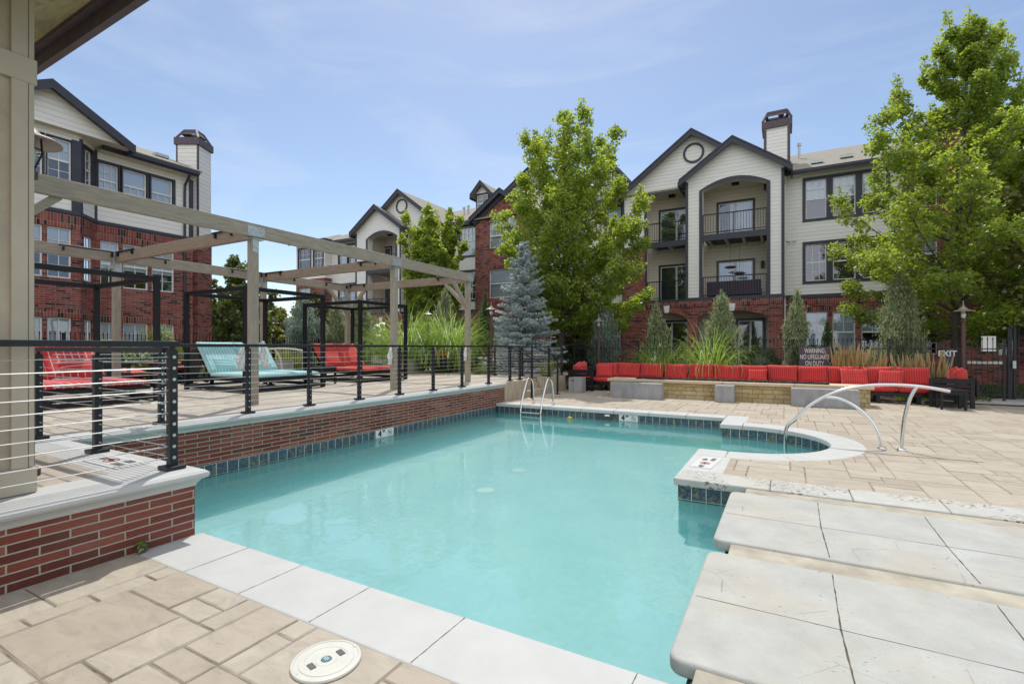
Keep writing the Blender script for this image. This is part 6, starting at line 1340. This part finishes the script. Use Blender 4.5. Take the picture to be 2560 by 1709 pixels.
# blue spruce
p = d2(1310, 19.6, .30); H = hz(586, 19.6)-.30; sp = thing('blue_spruce', 'pale blue spruce beyond the concrete steps, in front of the maple', 'spruce tree', p)
r = np.random.default_rng(31); cen = []; ax = []; m = MB(); m.tube([p, (p[0], p[1], p[2]+H*.97)], [.12, .01], 7); nw = 20
def shoot(b0, tip, nn, wd):
    s_ = r.uniform(.15, 1.03, nn)[:, None]; dirv = tip/np.linalg.norm(tip); off = r.normal(size=(nn, 3)); off -= dirv*np.sum(off*dirv, 1)[:, None]; off /= np.linalg.norm(off, axis=1)[:, None]+1e-9
    cen.append(b0+tip*s_+off*wd*(1.1-.5*s_)*r.uniform(.2, 1, (nn, 1))); ax.append(dirv*.75+off*.75+np.array([0, 0, .15]))
for i in range(nw):
    f = (i+.5)/nw; z = p[2]+H*(.02+.93*f); Rm = 1.66*(1-f)**.86+.05; nbq = int(6+8*(1-f))
    for k in range(nbq):
        az = k*2*math.pi/nbq+i*.9+r.uniform(-.25, .25); L_ = Rm*r.uniform(.62, 1.15); u = np.array([math.cos(az), math.sin(az), 0]); sd = np.array([-u[1], u[0], 0]); b0 = np.array([p[0], p[1], z+r.normal()*.05])
        tip = u*L_+np.array([0, 0, L_*(.12+.9*f**2)-.02]); m.tube([tuple(b0), tuple(b0+tip*.9)], [.015, .004], 4); shoot(b0, tip, int(24+40*L_), .055)
        for q in np.arange(.28, 1.0, .17):
            for sg in (-1, 1):
                l2 = L_*.42*(1.12-q)*r.uniform(.7, 1.2)+.06; t2 = u*l2*.65+sd*sg*l2*.75+np.array([0, 0, l2*r.uniform(-.05, .3)]); shoot(b0+tip*q, t2, int(10+46*l2), .05)
m.build('trunk', M['bark'], sp); leaf_object('foliage', M['spruce'], np.concatenate(cen), sp, .10, .36, 1.3, .25, 32, axis=np.concatenate(ax), axis_amt=1.0, off=p)
# grasses
def blades(name, label, cat, p, n, L_, rad, mat, seed, group=None, droop=1.0, width=.018, part='blades', plume=None, upright=.0, lean_to=.55):
    r = np.random.default_rng(seed); t = thing(name, label, cat, p, group=group); m = MB(); pl = MB(); segs = 7
    for i in range(n):
        az = r.uniform(0, 2*math.pi); rr_ = rad*math.sqrt(r.uniform()); b = Vector((math.cos(az)*rr_, math.sin(az)*rr_, 0)); az2 = az+r.normal()*.5
        out = Vector((math.cos(az2), math.sin(az2), 0)); ln = L_*r.uniform(.55, 1.1); lean = r.uniform(.12, lean_to)*(1-upright); cur = r.uniform(.5, 1.5)*droop; pts = []; th = math.pi/2-lean*.5; q = b.copy()
        for k in range(segs+1):
            pts.append(q.copy()); st = ln/segs; q = q+out*math.cos(th)*st+Vector((0, 0, math.sin(th)*st)); th -= cur*(.05+.75*(k/segs)**1.6)*(.55+lean)
        sd = Vector((-out.y, out.x, 0)); w_ = width*r.uniform(.6, 1.3)
        n0 = len(m.v)
        for k, q in enumerate(pts):
            ww = w_*(1-.95*(k/segs)**2)*.5; m.v += [tuple(q-sd*ww), tuple(q+sd*ww)]
        for k in range(segs): a = n0+k*2; m.f.append((a, a+1, a+3, a+2)); m.mi.append(0)
        if plume and i % plume == 0:
            e = pts[-1]; d = (pts[-1]-pts[-2]).normalized()*.6+Vector((0, 0, .6)); pl.tube([e-d*.12, e-d*.02, e+d*.12, e+d*.26], [.006, .022, .018, .003], 5)
    m.build(part, mat, t, local=True)
    if plume: pl.build('plumes', M['plume'], t, local=True)
    return t
G = M['grass_blade']
g_ = 'arching green grass clumps'
blades('ornamental_grass', 'arching green grass clump behind the sofa, left and lower of the two', 'grass clump', d2(1648, 18.2, .05), 430, 2.3, .34, G, 41, g_, 1.35, .028, lean_to=1.0)
blades('ornamental_grass', 'arching green grass clump behind the sofa, right and taller of the two', 'grass clump', d2(1775, 17.4, .05), 520, 2.75, .38, G, 42, g_, 1.3, .028, lean_to=1.0)
blades('ornamental_grass', 'tall arching green grass clump behind the deck, left of the notice sign', 'grass clump', d2(1020, 20.4, .40), 1200, 3.3, .65, G, 43, g_, 1.45, .030, lean_to=1.2)
blades('ornamental_grass', 'tall arching green grass clump behind the black club chair, left of the last post', 'grass clump', d2(1122, 20.4, .40), 1200, 3.3, .6, G, 44, g_, 1.45, .030, lean_to=1.2)
blades('ornamental_grass', 'small bright grass tuft between the stair handrails', 'grass clump', d2(1368, 17.2, .42), 90, 1.05, .15, M['grass_yel'], 45, g_, .9, .022, lean_to=1.0)
k = 0
for px, d, L_, lab in ((555, 19.5, 1.25, 'behind the left corner of the turquoise lounger'), (640, 19.8, 1.35, 'behind the turquoise lounger, by the picket fence'), (690, 19.6, 1.3, 'behind the cream handrail'), (735, 20.2, 1.3, 'just left of the far lounger frame'), (820, 20.6, 1.25, 'behind the far red lounger')):
    blades('fountain_grass', 'yellow green fountain grass '+lab, 'grass clump', d2(px, d, .41), 420, L_, .45, M['grass_yel'], 50+k, 'yellow green fountain grass by the deck fence', .9, .018); k += 1
for px, n, L_, lab in ((2118, 230, 1.30, 'large tan plumed feather grass just right of the warning sign'), (2172, 150, 1.12, 'tan plumed feather grass below the largest juniper'), (2262, 90, 1.05, 'small tan plumed feather grass left of the exit panel, nearer the sign'), (2328, 120, 1.1, 'tan plumed feather grass in front of the exit panel')):
    blades('feather_grass', lab, 'grass clump', (lambda q: (q, 17.98, .03))(onY(px, 17.98)[1]), n, L_, .24, M['grass_yel'], 60+k, 'tan plumed grasses behind the sofa', .25, .012, plume=2, upright=.35); k += 1
def shrub(label, px, d, zb, R_, H, mat, n, seed, grp, size=.07):
    p = d2(px, d, zb); t = thing('shrub', label, 'shrub', p, group=grp); r = np.random.default_rng(seed); m = MB()
    for i in range(9): a = i*.7; m.tube([p, (p[0]+math.cos(a)*R_*.6, p[1]+math.sin(a)*R_*.6, p[2]+H*.6)], [.02, .006], 4)
    m.build('stems', M['bark'], t); v = r.normal(size=(n, 3)); v /= np.linalg.norm(v, axis=1)[:, None]; rad = r.uniform(.35, 1, n)[:, None]**.4
    lump = 1+.16*np.sin(v[:, :1]*5+seed)*np.cos(v[:, 1:2]*6)+.1*np.sin(v[:, 2:]*9)
    pos = np.array([p[0], p[1], p[2]+H*.48])+v*rad*lump*np.array([R_, R_, H*.52]); leaf_object('foliage', mat, pos, t, size, .6, .3, .35, seed, off=p)
shrub('rounded dark boxwood behind the fence under the right brick arch', 1905, 21.8, .03, .78, 1.5, M['leaf_box'], 9000, 71, 'low shrubs along the fences', .075)
shrub('low dark shrub behind the fence at the left of the arching grass', 1592, 21.0, .03, .35, .9, M['leaf_box'], 2500, 72, 'low shrubs along the fences', .075)
for k, (px, d, R_, H, lab) in enumerate(((262, 13.1, .8, 1.35, 'light green shrub between the near red lounger and the black slatted chair'), (325, 13.6, .8, 1.25, 'light green shrub behind the black slatted chair'), (398, 14.3, .55, 1.7, 'taller light green shrub at the brick block, left of the turquoise frame'), (430, 14.4, .5, .85, 'small light green shrub at the foot of the turquoise frame'), (500, 15.2, .6, .75, 'small yellow green shrub behind the left leg of the turquoise frame'))):
    shrub(lab, px, d, .40, R_, H, M['leaf_shrub'], 5000, 80+k, 'low shrubs along the fences', .075)
shrub('small weed growing from the foot of the near brick wall', 354, 3.71, 0, .045, .09, M['leaf_shrub'], 60, 91, None, .035)
shrub('low green shrub at the foot of the blue spruce by the club chair', 1212, 18.6, .40, .45, .6, M['leaf_shrub'], 2600, 92, 'low shrubs along the fences', .07)
# lawn and bed cover nobody could count
r = np.random.default_rng(97); n = 26000
c = np.stack([r.uniform(5.3, 14, n), r.uniform(19.9, 26.4, n), np.full(n, .05)], 1); o = leaf_object('grass', M['leaf_box'], c, None, .10, .18, .0, .3, 98, axis=np.repeat(np.array([[0, 0, 1.]]), n, 0), axis_amt=1.0); tag(o, kind='stuff')
n = 9000; c = np.stack([r.uniform(-7, 5, n), r.uniform(18.3, 26, n), r.uniform(.03, .12, n)], 1); o = leaf_object('ground_cover', M['leaf_dark'], c, None, .11, .5, .6, .4, 99); tag(o, kind='stuff')
n = 30000; xx = r.uniform(-150, 60, n); yy = r.uniform(80, 110, n); hh = 5+2.2*np.sin(xx*.13)+1.5*np.sin(xx*.41+1); c = np.stack([xx, yy, r.uniform(0, 1, n)**.8*hh], 1)
o = leaf_object('far_treeline', M['leaf_dark'], c, None, .9, .7, .3, .4, 100); tag(o, kind='stuff')
